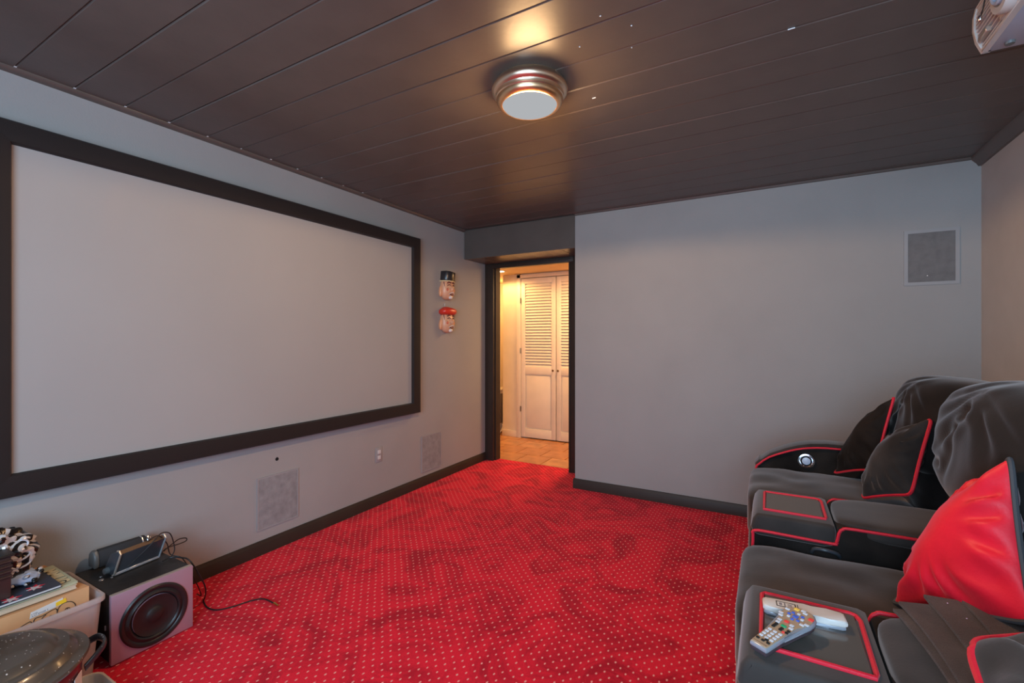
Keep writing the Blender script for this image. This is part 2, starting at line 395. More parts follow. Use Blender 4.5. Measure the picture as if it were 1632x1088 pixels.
def pillow(cs, t, side=1, n=26, seed=0, wr=.012, pinch=.06, pw=.5, asym=.35, cut=0., fine=1.):
    """cs: four corners in order; returns (front half, back half, rim loop)"""
    c = [Vector(p) for p in cs]
    N = ((c[1]-c[0]).cross(c[3]-c[0])).normalized()*side
    ctr = sum(c, Vector())/4
    def base(u,v):
        p = c[0]*(1-u)*(1-v)+c[1]*u*(1-v)+c[2]*u*v+c[3]*(1-u)*v
        e = (1-(2*u-1)**2), (1-(2*v-1)**2)
        pin = pinch*((1-e[0])*e[1]+(1-e[1])*e[0])
        return p + (ctr-p)*(pin + cut*(((2*u-1)**2)*((2*v-1)**2))**5)
    def half(sgn, depth):
        V=[];F=[]
        for i in range(n+1):
            for j in range(n+1):
                u=.5-.5*math.cos(PI*i/n); v=.5-.5*math.cos(PI*j/n)
                a=max(0,1-(2*u-1)**2); b=max(0,1-(2*v-1)**2)
                h=(a*b)**pw
                edge = math.exp(-((min(u,1-u,v,1-v)-.10)/.09)**2)
                ang = math.atan2(v-.5,u-.5)
                w = wr*edge*math.sin(ang*15+seed*3+4*noise.noise(Vector((u*3,v*3,seed)))) + wr*.9*fine*noise.noise(Vector((u*4,v*4,seed+9)))*h
                if i in (0,n) or j in (0,n): w=0
                V.append(tuple(base(u,v)+N*sgn*(h*depth+w*min(1,h*2.5))))
        for i in range(n):
            for j in range(n):
                q=i*(n+1)+j; F.append((q,q+1,q+n+2,q+n+1))
        return V,F
    loop=[]
    for i in range(n): loop.append(base(i/n,0))
    for i in range(n): loop.append(base(1,i/n))
    for i in range(n): loop.append(base(1-i/n,1))
    for i in range(n): loop.append(base(0,1-i/n))
    return half(1,t*(1-asym)), half(-1,t*asym), loop
def text_shape(s, size, m, bold=0, extrude=.0006):
    cu = bpy.data.curves.new('t','FONT'); cu.body=s; cu.size=size; cu.extrude=extrude; cu.offset=bold; cu.resolution_u=3
    o = bpy.data.objects.new('t',cu); C.objects.link(o); dg=bpy.context.evaluated_depsgraph_get(); dg.update()
    me = bpy.data.meshes.new_from_object(o.evaluated_get(dg))
    sh = ([tuple(m@v.co) for v in me.vertices],[tuple(p.vertices) for p in me.polygons])
    bpy.data.objects.remove(o); bpy.data.curves.remove(cu); bpy.data.meshes.remove(me); return sh

# ------------------------------------------------------------------ room shell
XL, XR, YB, ZC = -2.68, 1.115, 3.77, 2.40
YN = -1.6
struct('floor', box(XL-.1, XR+.1, YN-.1, 4.285, -.06, 0), M['carpet'])
struct('wall_left', box(XL-.12, XL, YN-.1, 4.30, -.05, ZC+.1), M['wall'])
struct('wall_back', join(box(-1.48, XR+.12, YB, YB+.12, -.05, ZC+.1), box(-1.48, -1.38, YB+.1, 4.30, -.05, ZC+.1)), M['wall'])
struct('wall_right', box(XR, XR+.12, YN-.1, YB+.12, -.05, ZC+.1), M['wall_warm'])
# near wall with the wide window opening behind the photographer
struct('wall_near', join(box(XL-.12,-1.15,YN-.12,YN,-.05,ZC+.1), box(1.05,XR+.12,YN-.12,YN,-.05,ZC+.1), box(-1.15,1.05,YN-.12,YN,-.05,.65), box(-1.15,1.05,YN-.12,YN,2.25,ZC+.1)), M['wall'])
# plank ceiling
cl = struct('ceiling', box(XL-.12, XR+.12, YN-.1, YB+.12, ZC+.012, ZC+.06), M['hole'])
def board_shape(x0,x1,y0,y1,z,th=.012,b=.004):
    # chamfered underside edges leave a V joint
    poly=[(y0+.0008,z+th),(y0+.0008,z+b),(y0+b*1.3,z),(y1-b*1.3,z),(y1-.0008,z+b),(y1-.0008,z+th)]
    return prism_x(poly,x0,x1)
P = .181
first = part('board', board_shape(XL, XR, .626, .626+P, ZC), M['board'], cl, smooth=False)
for k in range(-12, 18):
    if k == 0: continue
    y0 = .626+k*P
    if y0+P > YB+.03:
        part('board', board_shape(XL, XR, y0, YB, ZC), M['board'], cl, smooth=False); break
    piece(first, (0, k*P, random.uniform(-.0016,.0010)))
chips=[]
for k in range(0, 12):
    y=.626+k*P; chips.append(box(XL+.028,XL+.036,y-.004,y+.004,ZC-.0015,ZC+.001))
for (x,y,l) in ((-.62,1.62,.004),(-.50,1.50,.005),(-.42,1.60,.004),(-.35,1.42,.004),(-.25,1.55,.005),(-.45,1.72,.003),(.06,1.892,.022),(-.70,1.995,.016),(-.93,2.0,.012),(-.30,1.36,.003)):
    chips.append(box(x,x+l,y-.0015,y+.0015,ZC-.003,ZC))
o = part('paint_chips', join(*chips), M['chip'], cl, smooth=False); o['kind']='stuff'
struct('trim_1', prism_y([(XL,ZC-.02),(XL+.014,ZC-.018),(XL+.026,ZC-.008),(XL+.028,ZC),(XL,ZC)], YN, YB, 0), M['board'])
struct('trim_2', prism_x([(YB,ZC-.014),(YB-.010,ZC-.012),(YB-.016,ZC),(YB,ZC)], -1.48, XR), M['board'])
struct('trim_3', prism_y([(XR,ZC-.058),(XR-.014,ZC-.056),(XR-.022,ZC-.040),(XR-.042,ZC-.018),(XR-.05,ZC),(XR,ZC)], YN, YB, 0), M['board'])
# soffit over the door recess
sf = struct('trim_4', box(XL, -1.48, YB+.035, 4.30, 2.125, ZC+.05), M['board'])
for k in range(7):
    x0=-2.68+k*.1745; x1=min(x0+.173,-1.482)
    part('board', box(x0+.001,x1,YB+.05,4.18,2.113,2.126,.0022,1), M['board'], sf, smooth=False)
part('fascia', box(XL,-1.481,YB+.02,YB+.05,2.110,ZC), M['board'], sf)
part('bead', tube([(XL+.006,YB+.018,2.112),(XL+.006,YB+.018,ZC)],.006,8), M['board'], sf)
# baseboards
def baseboard(name, pts_poly):
    struct(name, pts_poly, M['dark_trim'])
bbp=[(0,0),(.016,0),(.016,.062),(.012,.070),(.008,.082),(0,.084)]
struct('baseboard_left', prism_y([(XL+a,b) for a,b in bbp], YN, 4.175), M['dark_trim'])
struct('baseboard_back', join(prism_x([(YB-a,b) for a,b in bbp], -1.494, XR), prism_y([(-1.48-a,b) for a,b in bbp], YB-.012, 4.17)), M['dark_trim'])
struct('baseboard_right', prism_y([(XR-a,b) for a,b in bbp], YN, YB-.02), M['dark_trim'])
# door frame of the recess
dr = struct('door_1', box(-2.68,-1.48,4.205,4.30,2.075,2.13), M['dark_trim'])
part('casing', join(box(-2.68,-2.575,4.175,4.21,0,2.115,.004), box(-2.595,-2.585,4.168,4.18,0,2.06,.003)), M['dark_trim'], dr)
part('casing', join(box(-1.69,-1.494,4.175,4.21,0,2.115,.004), box(-1.705,-1.69,4.168,4.18,0,2.06,.003)), M['dark_trim'], dr)
part('header', join(box(-2.60,-1.66,4.172,4.212,2.062,2.114,.004), box(-2.58,-1.69,4.160,4.18,2.088,2.096,.002)), M['dark_trim'], dr)
part('jamb', box(-2.68,-2.562,4.212,4.30,0,2.075), M['dark_trim'], dr)
part('jamb', box(-1.705,-1.48,4.212,4.30,0,2.075), M['dark_trim'], dr)
# ------------------------------------------------------------------ hall beyond
hf = struct('floor', box(-4.2,-.4,4.286,6.6,-.06,-.012), M['grout'])
T=.305; tl=box(0,T-.008,0,T-.008,-.012,.001,.003,1)
t1=part('tile', xf(tl,Matrix.Translation((-3.9,4.29,0))), M['tile'], hf, smooth=False)
t2=part('tile', xf(tl,Matrix.Translation((-3.9,4.29,0))), M['tile2'], hf, smooth=False); t2.location.x += T
for j in range(6):
    for i in range(12):
        if j==0 and i<2: continue
        x=i*T+(T/2 if j%2 else 0)
        if -3.9+x > -.75: continue
        src = t1 if random.random()<.55 else t2
        c = src.copy(); C.objects.link(c); c.location=(x,j*T,random.uniform(-.001,.0008)); c.rotation_euler=(0,0,0)
struct('wall_hall', join(box(-3.15,-2.865,5.36,5.42,-.02,2.3), box(-1.85,-.4,5.36,5.42,-.02,2.3), box(-2.9,-1.8,5.36,5.42,2.115,2.3),
    box(-3.15,-3.09,5.42,6.1,-.02,2.3)), M['hall_wall'])
struct('wall_alcove', join(box(-4.0,-3.09,6.1,6.16,-.02,2.3), box(-4.06,-4.0,4.30,6.16,-.02,2.3)), M['hall_wall'])
struct('wall_hall_front', join(box(-4.0,-2.68,4.24,4.30,-.02,2.3), box(-1.48,-.4,4.30,4.34,-.02,2.3), box(-2.68,-1.48,4.30,4.34,2.09,2.3), box(-.46,-.4,4.3,5.4,-.02,2.3)), M['hall_wall'])
hc = struct('ceiling', box(-4.06,-.4,4.30,6.16,2.17,2.3), M['hall_ceiling'])
struct('baseboard_hall', join(box(-3.155,-2.90,5.345,5.36,0,.085,.004)), M['closet'])
dc = struct('trim_5', join(box(-2.925,-2.865,5.335,5.36,0,2.16,.005), box(-2.925,-1.80,5.335,5.36,2.112,2.16,.005)), M['closet'])
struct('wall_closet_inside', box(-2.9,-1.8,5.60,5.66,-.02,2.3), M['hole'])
# closet doors
def closet_door(name, x0, x1, knob_x):
    y0,y1=5.345,5.375
    d = struct(name, box(x0+.06,x1-.06,y1-.012,y1-.006,.13,.86), M['closet'])
    part('stile', box(x0,x0+.062,y0,y1,.015,2.105,.003), M['closet'], d)
    part('stile', box(x1-.062,x1,y0,y1,.015,2.105,.003), M['closet'], d)
    part('rail', box(x0+.06,x1-.06,y0,y1,2.035,2.105,.003), M['closet'], d)
    part('rail', box(x0+.06,x1-.06,y0,y1,.845,.945,.003), M['closet'], d)
    part('rail', box(x0+.06,x1-.06,y0,y1,.015,.13,.003), M['closet'], d)
    part('panel', box(x0+.075,x1-.075,y0+.006,y0+.02,.145,.83,.008,2), M['closet'], d)
    s = None
    n=29; pitch=(2.035-.945)/n
    sl = xf(box(x0+.058,x1-.058,-.0235,.0235,-.0035,.0035,.002,1), Matrix.Translation((0,5.362,.945+pitch*.5))@Matrix.Rotation(math.radians(58),4,'X'))
    s = part('slat', sl, M['closet'], d, smooth=False)
    for k in range(1,n): piece(s,(0,0,k*pitch))
    kn = part('knob', lathe([(0,-.034),(.010,-.033),(.014,-.026),(.012,-.018),(.006,-.012),(.006,0),(.0,0)],(knob_x,y0,.905),'y',16), M['knob'], d)
    return d
d2=closet_door('door_2', -2.862,-2.362,-2.392)
closet_door('door_3', -2.352,-1.852,-2.322)
for z in (1.78,1.12,.35):
    part('hinge', join(box(-2.868,-2.858,5.332,5.345,z,z+.07,.002), tube([(-2.865,5.332,z),(-2.865,5.332,z+.07)],.005,8)), M['knob'], d2)
dl = thing('downlight','round recessed downlight in the ceiling of the hall','light',(-2.99,5.0,2.17))
part('trim_ring', lathe([(.058,-.001),(.075,-.006),(.085,-.003),(.085,0)],(-2.99,5.0,2.17),'z',32), M['white_plastic'], dl)
part('lens', lathe([(0,-.003),(.060,-.002),(.060,0)],(-2.99,5.0,2.17),'z',32), M['downlight'], dl)
ap = thing('dehumidifier','white upright appliance standing in the alcove of the hall','appliance',(-3.42,5.56,0))
part('body', box(-3.60,-3.25,5.42,5.72,.02,.60,.02,3), M['appliance'], ap)
part('top_cover', box(-3.61,-3.24,5.41,5.73,.585,.615,.012,3), M['appliance'], ap)
part('side_vent', box(-3.252,-3.244,5.45,5.70,.14,.55,.003,1), M['appliance_side'], ap)
part('hose', tube([(-3.24,5.5,.12),(-3.21,5.46,.10),(-3.20,5.40,.05),(-3.23,5.38,.015),(-3.28,5.40,.012)],.009,8,smooth=5), M['appliance'], ap)

# ------------------------------------------------------------------ ceiling lamp
lx,ly=LAMP
la = thing('ceiling_lamp','round polished bronze flush ceiling lamp with frosted glass disc','ceiling light',(lx,ly,ZC))
part('pan', lathe([(.140,0),(.150,-.008),(.158,-.020),(.163,-.032),(.162,-.042),(.155,-.050),(.147,-.054),(.144,-.062),(.146,-.068),(.142,-.072)],(lx,ly,ZC),'z',64), M['bronze'], la)
part('rim', lathe([(.142,-.068),(.143,-.078),(.136,-.090),(.124,-.098),(.118,-.098),(.118,-.085),(.125,-.07)],(lx,ly,ZC),'z',64), M['bronze_dark'], la)
part('glass', lathe([(0,-.122),(.03,-.1212),(.06,-.118),(.09,-.111),(.110,-.102),(.117,-.094)],(lx,ly,ZC),'z',64), M['dome'], la)

# ------------------------------------------------------------------ projection screen
y0,y1,z0,z1 = .522,3.057,.673,2.172; fw=.09; xf0,xf1=XL+.008,XL+.062
sc = thing('projection_screen','wide pale projection screen in a black frame on the left wall','screen',(XL,(y0+y1)/2,z0))
part('screen_surface', box(XL+.03,XL+.036,y0+fw-.01,y1-fw+.01,z0+fw-.01,z1-fw+.01), M['screen'], sc)
def mitred(a,b,c,d):   # outer corners a,b ; inner corners c,d as (y,z); rounded face profile
    V=[];F=[]
    prof=[(0,xf0),(0,xf1-.006),(.06,xf1),(.5,xf1+.001),(.93,xf1-.003),(1,xf1-.014),(1,xf0)]
    for (o_,i_) in ((a,d),(b,c)):
        for t,x in prof: V.append((x,o_[0]+(i_[0]-o_[0])*t,o_[1]+(i_[1]-o_[1])*t))
    n=len(prof)
    for i in range(n-1): F.append((i,i+1,n+i+1,n+i))
    F.append((n-1,0,n,2*n-1)); F.append(tuple(range(n))[::-1]); F.append(tuple(range(n,2*n)))
    return V,F
OC=[(y0,z0),(y1,z0),(y1,z1),(y0,z1)]; IC=[(y0+fw,z0+fw),(y1-fw,z0+fw),(y1-fw,z1-fw),(y0+fw,z1-fw)]
g=.0008
for k in range(4):
    a,b,c,d=OC[k],OC[(k+1)%4],IC[(k+1)%4],IC[k]
    part('frame_bar', mitred(a,b,c,d), M['frame'], sc)

# ------------------------------------------------------------------ wall speakers, outlet, hole
def wall_speaker(label, yy0, yy1, zz0, zz1, gr):
    t = thing('wall_speaker', label, 'speaker', (XL,(yy0+yy1)/2,zz0), 'flush speakers in the left wall')
    part('frame', join(box(XL,XL+.006,yy0,yy0+.008,zz0,zz1),box(XL,XL+.006,yy1-.008,yy1,zz0,zz1),box(XL,XL+.006,yy0+.008,yy1-.008,zz0,zz0+.008),box(XL,XL+.006,yy0+.008,yy1-.008,zz1-.008,zz1)), M['plate'], t)
    part('grille', box(XL-.001,XL+.0045,yy0+.006,yy1-.006,zz0+.006,zz1-.006,.002,1), gr, t)
wall_speaker('square grey speaker grille low on the left wall, the one nearer the subwoofer',1.642,1.919,.147,.463,M['grille'])
wall_speaker('square grey speaker grille low on the left wall, the one nearer the doorway',3.135,3.415,.121,.442,M['grille'])
t = thing('wall_speaker','framed grey speaker high on the back wall above the sofa','speaker',(.886,YB,1.64))
part('frame', join(box(.754,.774,YB-.007,YB,1.642,1.99),box(.998,1.018,YB-.007,YB,1.642,1.99),box(.774,.998,YB-.007,YB,1.642,1.662),box(.774,.998,YB-.007,YB,1.97,1.99)), M['plate'], t)
part('grille', box(.772,1.0,YB-.004,YB+.001,1.66,1.972,.001,1), M['grille_back'], t)
part('badge', lathe([(0,-.0055),(.003,-.0055),(.003,-.003)],(.868,YB,1.70),'y',10), M['chip'], t)
t = thing('wall_outlet','small white duplex outlet low on the left wall','outlet',(XL,2.627,.337))
part('plate', box(XL,XL+.005,2.592,2.662,.337,.452,.003,2), M['plate'], t)
for z in (.373,.416): part('socket', box(XL+.004,XL+.0065,2.612,2.642,z-.014,z+.014,.003,2), M['white_plastic'], t)
part('screw', lathe([(0,.0065),(.003,.006),(.003,.004)],(XL,2.627,.3945),'x',10), M['chrome'], t)
single('cable_hole', lathe([(0,.001),(.007,.001),(.010,.0025),(.011,0)],(XL,1.772,.554),'x',16), M['hole'], 'small round black cable hole in the left wall above the nearer speaker grille','hole')

# ------------------------------------------------------------------ folk masks
def mask(label, zc, hat):
    yc=3.475; x0=XL+.004
    t = thing('wall_mask', label, 'mask', (XL,yc,zc-.10), 'painted face masks between screen and doorway')
    def dsp(p,q):
        d=Vector((0,0,0)); y,z=p.y,p.z
        f=max(0,p.x)
        d.x += .030*f*math.exp(-(y/.20)**2-((z+.02)/.24)**2)      # nose
        d.x += .012*f*(math.exp(-((abs(y)-.45)/.25)**2-((z+.22)/.28)**2)) # cheeks
        d.x -= .010*f*(math.exp(-((abs(y)-.36)/.18)**2-((z-.22)/.10)**2)) # eye sockets
        d.x += .010*f*math.exp(-(y/.35)**2-((z+.82)/.16)**2)
        d.x -= .010*f*math.exp(-(y/.34)**2-((z+.52)/.06)**2)
        return d
    hd = part('face', blob((x0+.018,yc,zc-.02),(.105,.165,.20),2.4,16,disp=dsp), M['flesh'], t)
    for s in (-1,1):
        part('ear', blob((x0+.008,yc+s*.078,zc-.04),(.035,.040,.105),2.3,8,rot=(s*.12,0,0)), M['orange_ear'], t)
        part('sideburn', tube([(x0+.036,yc+s*.071,zc+.045),(x0+.045,yc+s*.070,zc+.01),(x0+.050,yc+s*.066,zc-.02),(x0+.058,yc+s*.056,zc-.03)],.0035,6,smooth=4), M['mask_line'], t)
        part('eye', tube([(x0+.064,yc+s*.046,zc+.012),(x0+.072,yc+s*.033,zc+.020),(x0+.074,yc+s*.018,zc+.014)],.0032,6,smooth=4), M['mask_line'], t)
        part('eyebrow', tube([(x0+.062,yc+s*.050,zc+.034),(x0+.071,yc+s*.034,zc+.044),(x0+.073,yc+s*.016,zc+.036)],.0045,6,smooth=4), M['mask_line'], t)
        part('cheek', blob((x0+.062,yc+s*.045,zc-.028),(.022,.036,.032),2,6), M['cheek'] , t)
        part('moustache', tube([(x0+.086,yc+s*.004,zc-.052),(x0+.083,yc+s*.022,zc-.058),(x0+.070,yc+s*.040,zc-.072)],lambda u:.006*(1-.6*u),6,smooth=4), M['mask_white'], t)
    part('mouth', tube([(x0+.074,yc-.022,zc-.070),(x0+.079,yc,zc-.078),(x0+.074,yc+.022,zc-.070)],.005,6,smooth=4), M['mask_line'], t)
    part('beard', blob((x0+.060,yc,zc-.098),(.040,.045,.035),2,8), M['mask_white'], t)
    if hat=='black':
        part('hat', xf(prism([(-.004,-.078),(.05,-.072),(.078,-.045),(.084,0),(.078,.045),(.05,.072),(-.004,.078)],0,.088,.006,2), Matrix(((1,0,.05,x0-.002),(0,.94,.10,yc),(0,-.10,1,zc+.055),(0,0,0,1)))), M['hat_black'], t)
        part('hat_band', xf(prism([(-.004,-.080),(.052,-.074),(.081,-.046),(.087,0),(.081,.046),(.052,.074),(-.004,.080)],0,.010,.003,1), Matrix(((1,0,0,x0-.002),(0,1,0,yc),(0,-.02,1,zc+.048),(0,0,0,1)))), M['letter'], t)
    else:
        part('hat', blob((x0+.028,yc,zc+.078),(.125,.205,.075),2.5,12,rot=(0,-.10,0)), M['hat_red'], t)
        part('hat_crown', blob((x0+.020,yc-.008,zc+.098),(.085,.125,.055),2.2,10), M['hat_red'], t)
    part('hook', tube([(x0,yc-.01,zc+.135),(x0,yc-.01,zc+.155),(x0+.006,yc-.01,zc+.157)],.0025,6), M['white_plastic'], t)
mask('painted folk mask with a tall black hat, hanging above the red-capped one',1.795,'black')
mask('painted folk mask with a round red cap, hanging below the black-hatted one',1.485,'red')

# ------------------------------------------------------------------ projector
pj = thing('projector','white ceiling projector with round lens at the upper right','projector',(.76,1.80,2.205))
pz0,pz1=2.205,2.352
prof=[(.588,pz0),(.574,pz0+.035),(.567,pz0+.075),(.568,pz0+.115),(.574,pz1)]
part('body', prism_y([(x+.014,z) for x,z in prof]+[(.90,pz1),(.90,pz0)],1.608,1.992,.006,2), M['bluewhite'], pj)
def fbar(y0,y1,dx0,dx1,zs=None):
    P_=prof if zs is None else zs
    return prism_y([(x+dx0,z) for x,z in P_]+[(x+dx1,z) for x,z in P_[::-1]],y0,y1,.001,1)
part('bezel', join(fbar(1.977,1.993,0,.02), fbar(1.607,1.623,0,.02), box(.584,.604,1.623,1.977,pz0-.0005,pz0+.011,.002,1), box(.573,.60,1.623,1.977,pz1-.010,pz1+.0005,.002,1)), M['ivory'], pj)
def fx_(z):
    for (xa,za),(xb,zb) in zip(prof,prof[1:]):
        if za<=z<=zb: return xa+(xb-xa)*(z-za)/(zb-za)
for k in range(11):
    z=pz0+.016+k*.0115; x=fx_(z)
    part('grille_slat', box(x+.004,x+.016,1.832,1.977,z,z+.0058), M['ivory'], pj, smooth=False)
    part('grille_slat', box(x+.004,x+.016,1.623,1.692,z,z+.0058), M['ivory'], pj, smooth=False)
part('lens_surround', join(box(.579,.592,1.692,1.832,pz0+.011,pz1-.010,.002,1)), M['ivory'], pj)
part('lens_collar', lathe([(.072,.02),(.073,-.010),(.069,-.018),(.052,-.018),(.048,-.008),(.046,.02)],(.577,1.762,2.279),'x',40), M['ivory'], pj)
part('lens_barrel', lathe([(.047,.02),(.047,-.022),(.043,-.026),(.037,-.024),(.034,0),(.034,.02)],(.577,1.762,2.279),'x',40), M['bluewhite'], pj)
part('lens', lathe([(0,-.010),(.018,-.008),(.034,.002)],(.577,1.762,2.279),'x',32), M['gloss_black'], pj)
part('badge', box(.570,.584,1.895,1.955,pz0+.022,pz0+.038,.002,1), M['champagne'], pj)
part('lens_cap_cord', tube([(.566,1.88,pz1-.01),(.564,1.890,pz1-.05),(.562,1.905,pz1-.070)],.0018,6,smooth=4), M['cable'], pj)
part('cord_bead', blob((.561,1.906,pz1-.077),(.012,.012,.020),2,6), M['chrome'], pj)
part('label_sticker', box(.66,.76,1.78,1.88,pz0-.0012,pz0,0), M['paper'], pj)
for (x,y) in ((.64,1.95),(.86,1.95),(.64,1.65),(.86,1.65)): part('foot', lathe([(0,-.008),(.011,-.008),(.012,0)],(x,y,pz0),'z',14), M['grey_cap'], pj)
part('ceiling_mount', join(box(.68,.84,1.72,1.88,pz1-.002,pz1+.012,.003), tube([(.76,1.80,pz1),(.76,1.80,ZC)],.022,14), box(.70,.82,1.74,1.86,ZC-.012,ZC+.0,.003)), M['bluewhite'], pj)

# ------------------------------------------------------------------ theatre sofa
sofa = thing('theater_sofa','black velvet home theatre sofa with red piping along the right wall','sofa',(.45,1.7,0))
VB,VD,PP=M['velvet'],M['velvet_dark'],M['piping']
HW=.155
def arc(cx,cz,r,a0,a1,n=5): return [(cx+r*math.cos(math.radians(a0+(a1-a0)*i/n)), cz+r*math.sin(math.radians(a0+(a1-a0)*i/n))) for i in range(n+1)]
def console_arm(yc):
    ya,yb=yc-HW,yc+HW
    body=[(-.070,.02),(-.062,.30),(-.046,.56)]+arc(-.020,.570,.026,170,95,4)+[(.19,.598),(.206,.606),(.212,.640),(.222,.648),(.90,.648),(.92,.02)]
    part('arm_body', prism_y(body,ya+.003,yb-.003,.003,1), VD, sofa)
    # rolled pad round the tray
    pad=[(-.030,.572),(-.050,.578),(-.058,.600),(-.051,.632)]+arc(-.028,.629,.024,115,90,2)+[(.0,.6535),(.188,.6535),(.202,.648),(.206,.630),(.204,.600),(.196,.580),(.17,.572)]
    ar=part('arm_pad', puffy_y(pad,ya-.010,yb+.010,.014,4), VB, sofa)
    # stuffed pad behind the tray, level with it
    def dome(p,q): return Vector((0,0,.002*noise.noise(Vector((q.x*8,q.y*8,yc)))))
    part('arm_pad', blob((.560,yc,.640),(.698,2*HW+.014,.068),5,22,disp=dome), VB, sofa)
    tr=part('tray', box(-.010,.176,yc-.112,yc+.112,.640,.6575,.003,1), M['tray'], sofa)
    part('piping', tube([(-.014,yc-.114,.657),(-.014,yc+.106,.657),(-.008,yc+.114,.657),(.166,yc+.114,.657),(.178,yc+.108,.657),(.184,yc+.09,.656),(.182,yc-.10,.656),(.180,yc-.114,.656)],.0052,8,closed=True), PP, tr)
    for y in (ya-.010,yb+.010):
        pl=[(-.072,y,.03),(-.064,y,.30),(-.050,y,.55),(-.052,y,.580),(-.040,y,.590),(.0,y,.592),(.190,y,.590),(.206,y,.598),(.213,y,.630),(.224,y,.646),(.26,y,.652),(.50,y,.652),(.88,y,.650)]
        part('piping', tube(pl,.0050,8,smooth=3), PP, ar)
for yc in (2.095,1.21,.327): console_arm(yc)
# far arm, arched, with the lit cup ring
ya,yb=2.825,2.945
top=[(-.060,.45),(-.058,.60),(-.040,.632),(.005,.672),(.074,.706),(.13,.728),(.186,.742),(.26,.750),(.337,.750),(.45,.748),(.60,.74),(.90,.73)]
part('arm_body', prism_y([(-.085,.02)]+[(x+.004,z-.012) for x,z in top]+[(.92,.02)],ya+.004,yb-.004,.004,1), VD, sofa)
band=[(x,z-.006) for x,z in top[1:]]+[(x+.003,z+.016) for x,z in top[::-1][:-2]]+[(-.046,.648),(-.064,.625)]
fa=part('arm_pad', puffy_y(band,ya-.004,yb+.004,.012,4), VB, sofa)
for y in (ya-.006,yb+.006): part('piping', tube([(-.064,y,.46)]+[(x-.002,y,z-.004) for x,z in top[1:]],.0048,8,smooth=2), PP, fa)
cr=part('cup_light_ring', lathe([(.025,-.003),(.030,-.008),(.037,-.007),(.040,0)],(.172,ya+.001,.668),'y',36), M['chrome'], sofa)
part('cup_light_lens', lathe([(0,-.004),(.012,-.0035),(.019,-.001)],(.172,ya-.001,.668),'y',30), M['bluewhite'], cr)
def seat(yc, wdt, ztop, seed):
    def dsp(p,q):
        w=.004*noise.noise(Vector((q.x*9,q.y*9,seed)))
        return Vector((0,0,w*2+(.012*max(0,1-p.x**2)*max(0,1-p.y**2)*(1 if p.z>0 else 0))))
    part('seat_cushion', blob((.225,yc,ztop-.105),(.62,wdt,.21),9,20,disp=dsp), VB, sofa)
    def d2(p,q): return Vector((.006*noise.noise(Vector((q.z*6,q.y*6,seed))),0,0))
    part('footrest_pad', blob((-.035,yc,(ztop-.03)/2+.02),(.095,wdt-.004,ztop-.06),8,14,rot=(0,.04,0),disp=d2), VB, sofa)
    part('seat_base', box(0.0,.90,yc-wdt/2+.005,yc+wdt/2-.005,.03,ztop-.12,.01), VD, sofa)
seat(2.54,.556,.622,1); seat(1.6525,.548,.556,2); seat(.7685,.546,.545,3)
def seg_d(a,b,y,z):
    ay,az=a; by,bz=b; dy,dz=by-ay,bz-az; t=max(0,min(1,((y-ay)*dy+(z-az)*dz)/(dy*dy+dz*dz)))
    return math.hypot(y-ay-t*dy,z-az-t*dz), t
# gathers: line segments in (y,z) of the cushion face, running towards a tuck near the crown
GAT=[((-.05,.95),(.62,.55)),((-.12,.80),(.70,.22)),((-.15,.70),(.55,-.10)),((-.10,.55),(.30,-.45)),((-.20,.92),(.25,.78)),((-.30,.75),(-.75,.25)),((-.30,.60),(-.60,-.10)),((.35,-.30),(.85,-.38)),((.05,.30),(.60,-.02))]
def back(yc, zt, seed, xo=0, hw=.60):
    def up(p,q):
        d=Vector((-.010,0,.008))*noise.noise(Vector((p.y*1.6,p.z*1.6,seed+5)))
        if p.x<.35:
            m=min(1,max(0,(-.25-p.x)/.35)); w=0
            for k,(a,b) in enumerate(GAT):
                j=noise.noise(Vector((k*3.1,seed,0)))*.12
                r,t=seg_d((a[0],a[1]),(b[0]+j,b[1]+j),p.y+.04*math.sin(p.z*7+k),p.z)
                w+= -(1-.75*t)*math.exp(-(r/.055)**2)+.45*(1-.75*t)*math.exp(-((r-.13)/.06)**2)
            d.x -= .010*w*m
        return d
    part('back_cushion', blob((.665+xo,yc,zt-.205),(.40,hw,.42),3.1,44,rot=(0,.10,0),disp=up), M['velvet_back_shaded'], sofa)
    def lo(p,q):
        d=Vector((0,0,0))
        if p.x<.3:
            for zz,am in ((.45,.012),(.0,.007),(-.40,.009)):
                d.x += am*math.exp(-((p.z-zz-.12*p.y-.05*math.sin(p.y*5+seed))/.06)**2)*(.4+.6*max(0,p.y+.3))
        return d
    part('lumbar_cushion', blob((.668+xo,yc,.70),(.34,hw-.03,.38),3.4,30,rot=(0,.06,0),disp=lo), M['velvet_back_shaded'], sofa)
back(2.545,1.135,1,.02,.60); back(1.720,1.178,4,-.015,.72); back(.80,1.165,8,0,.66)
part('back_shell', join(box(.74,.92,.20,2.93,.03,.90,.03,3)), VD, sofa)
part('release_handle', tube([(.135,1.940,.545),(.143,1.921,.566),(.175,1.912,.571),(.207,1.921,.562),(.216,1.940,.545)],.0065,8,smooth=4), M['gloss_black'], sofa)

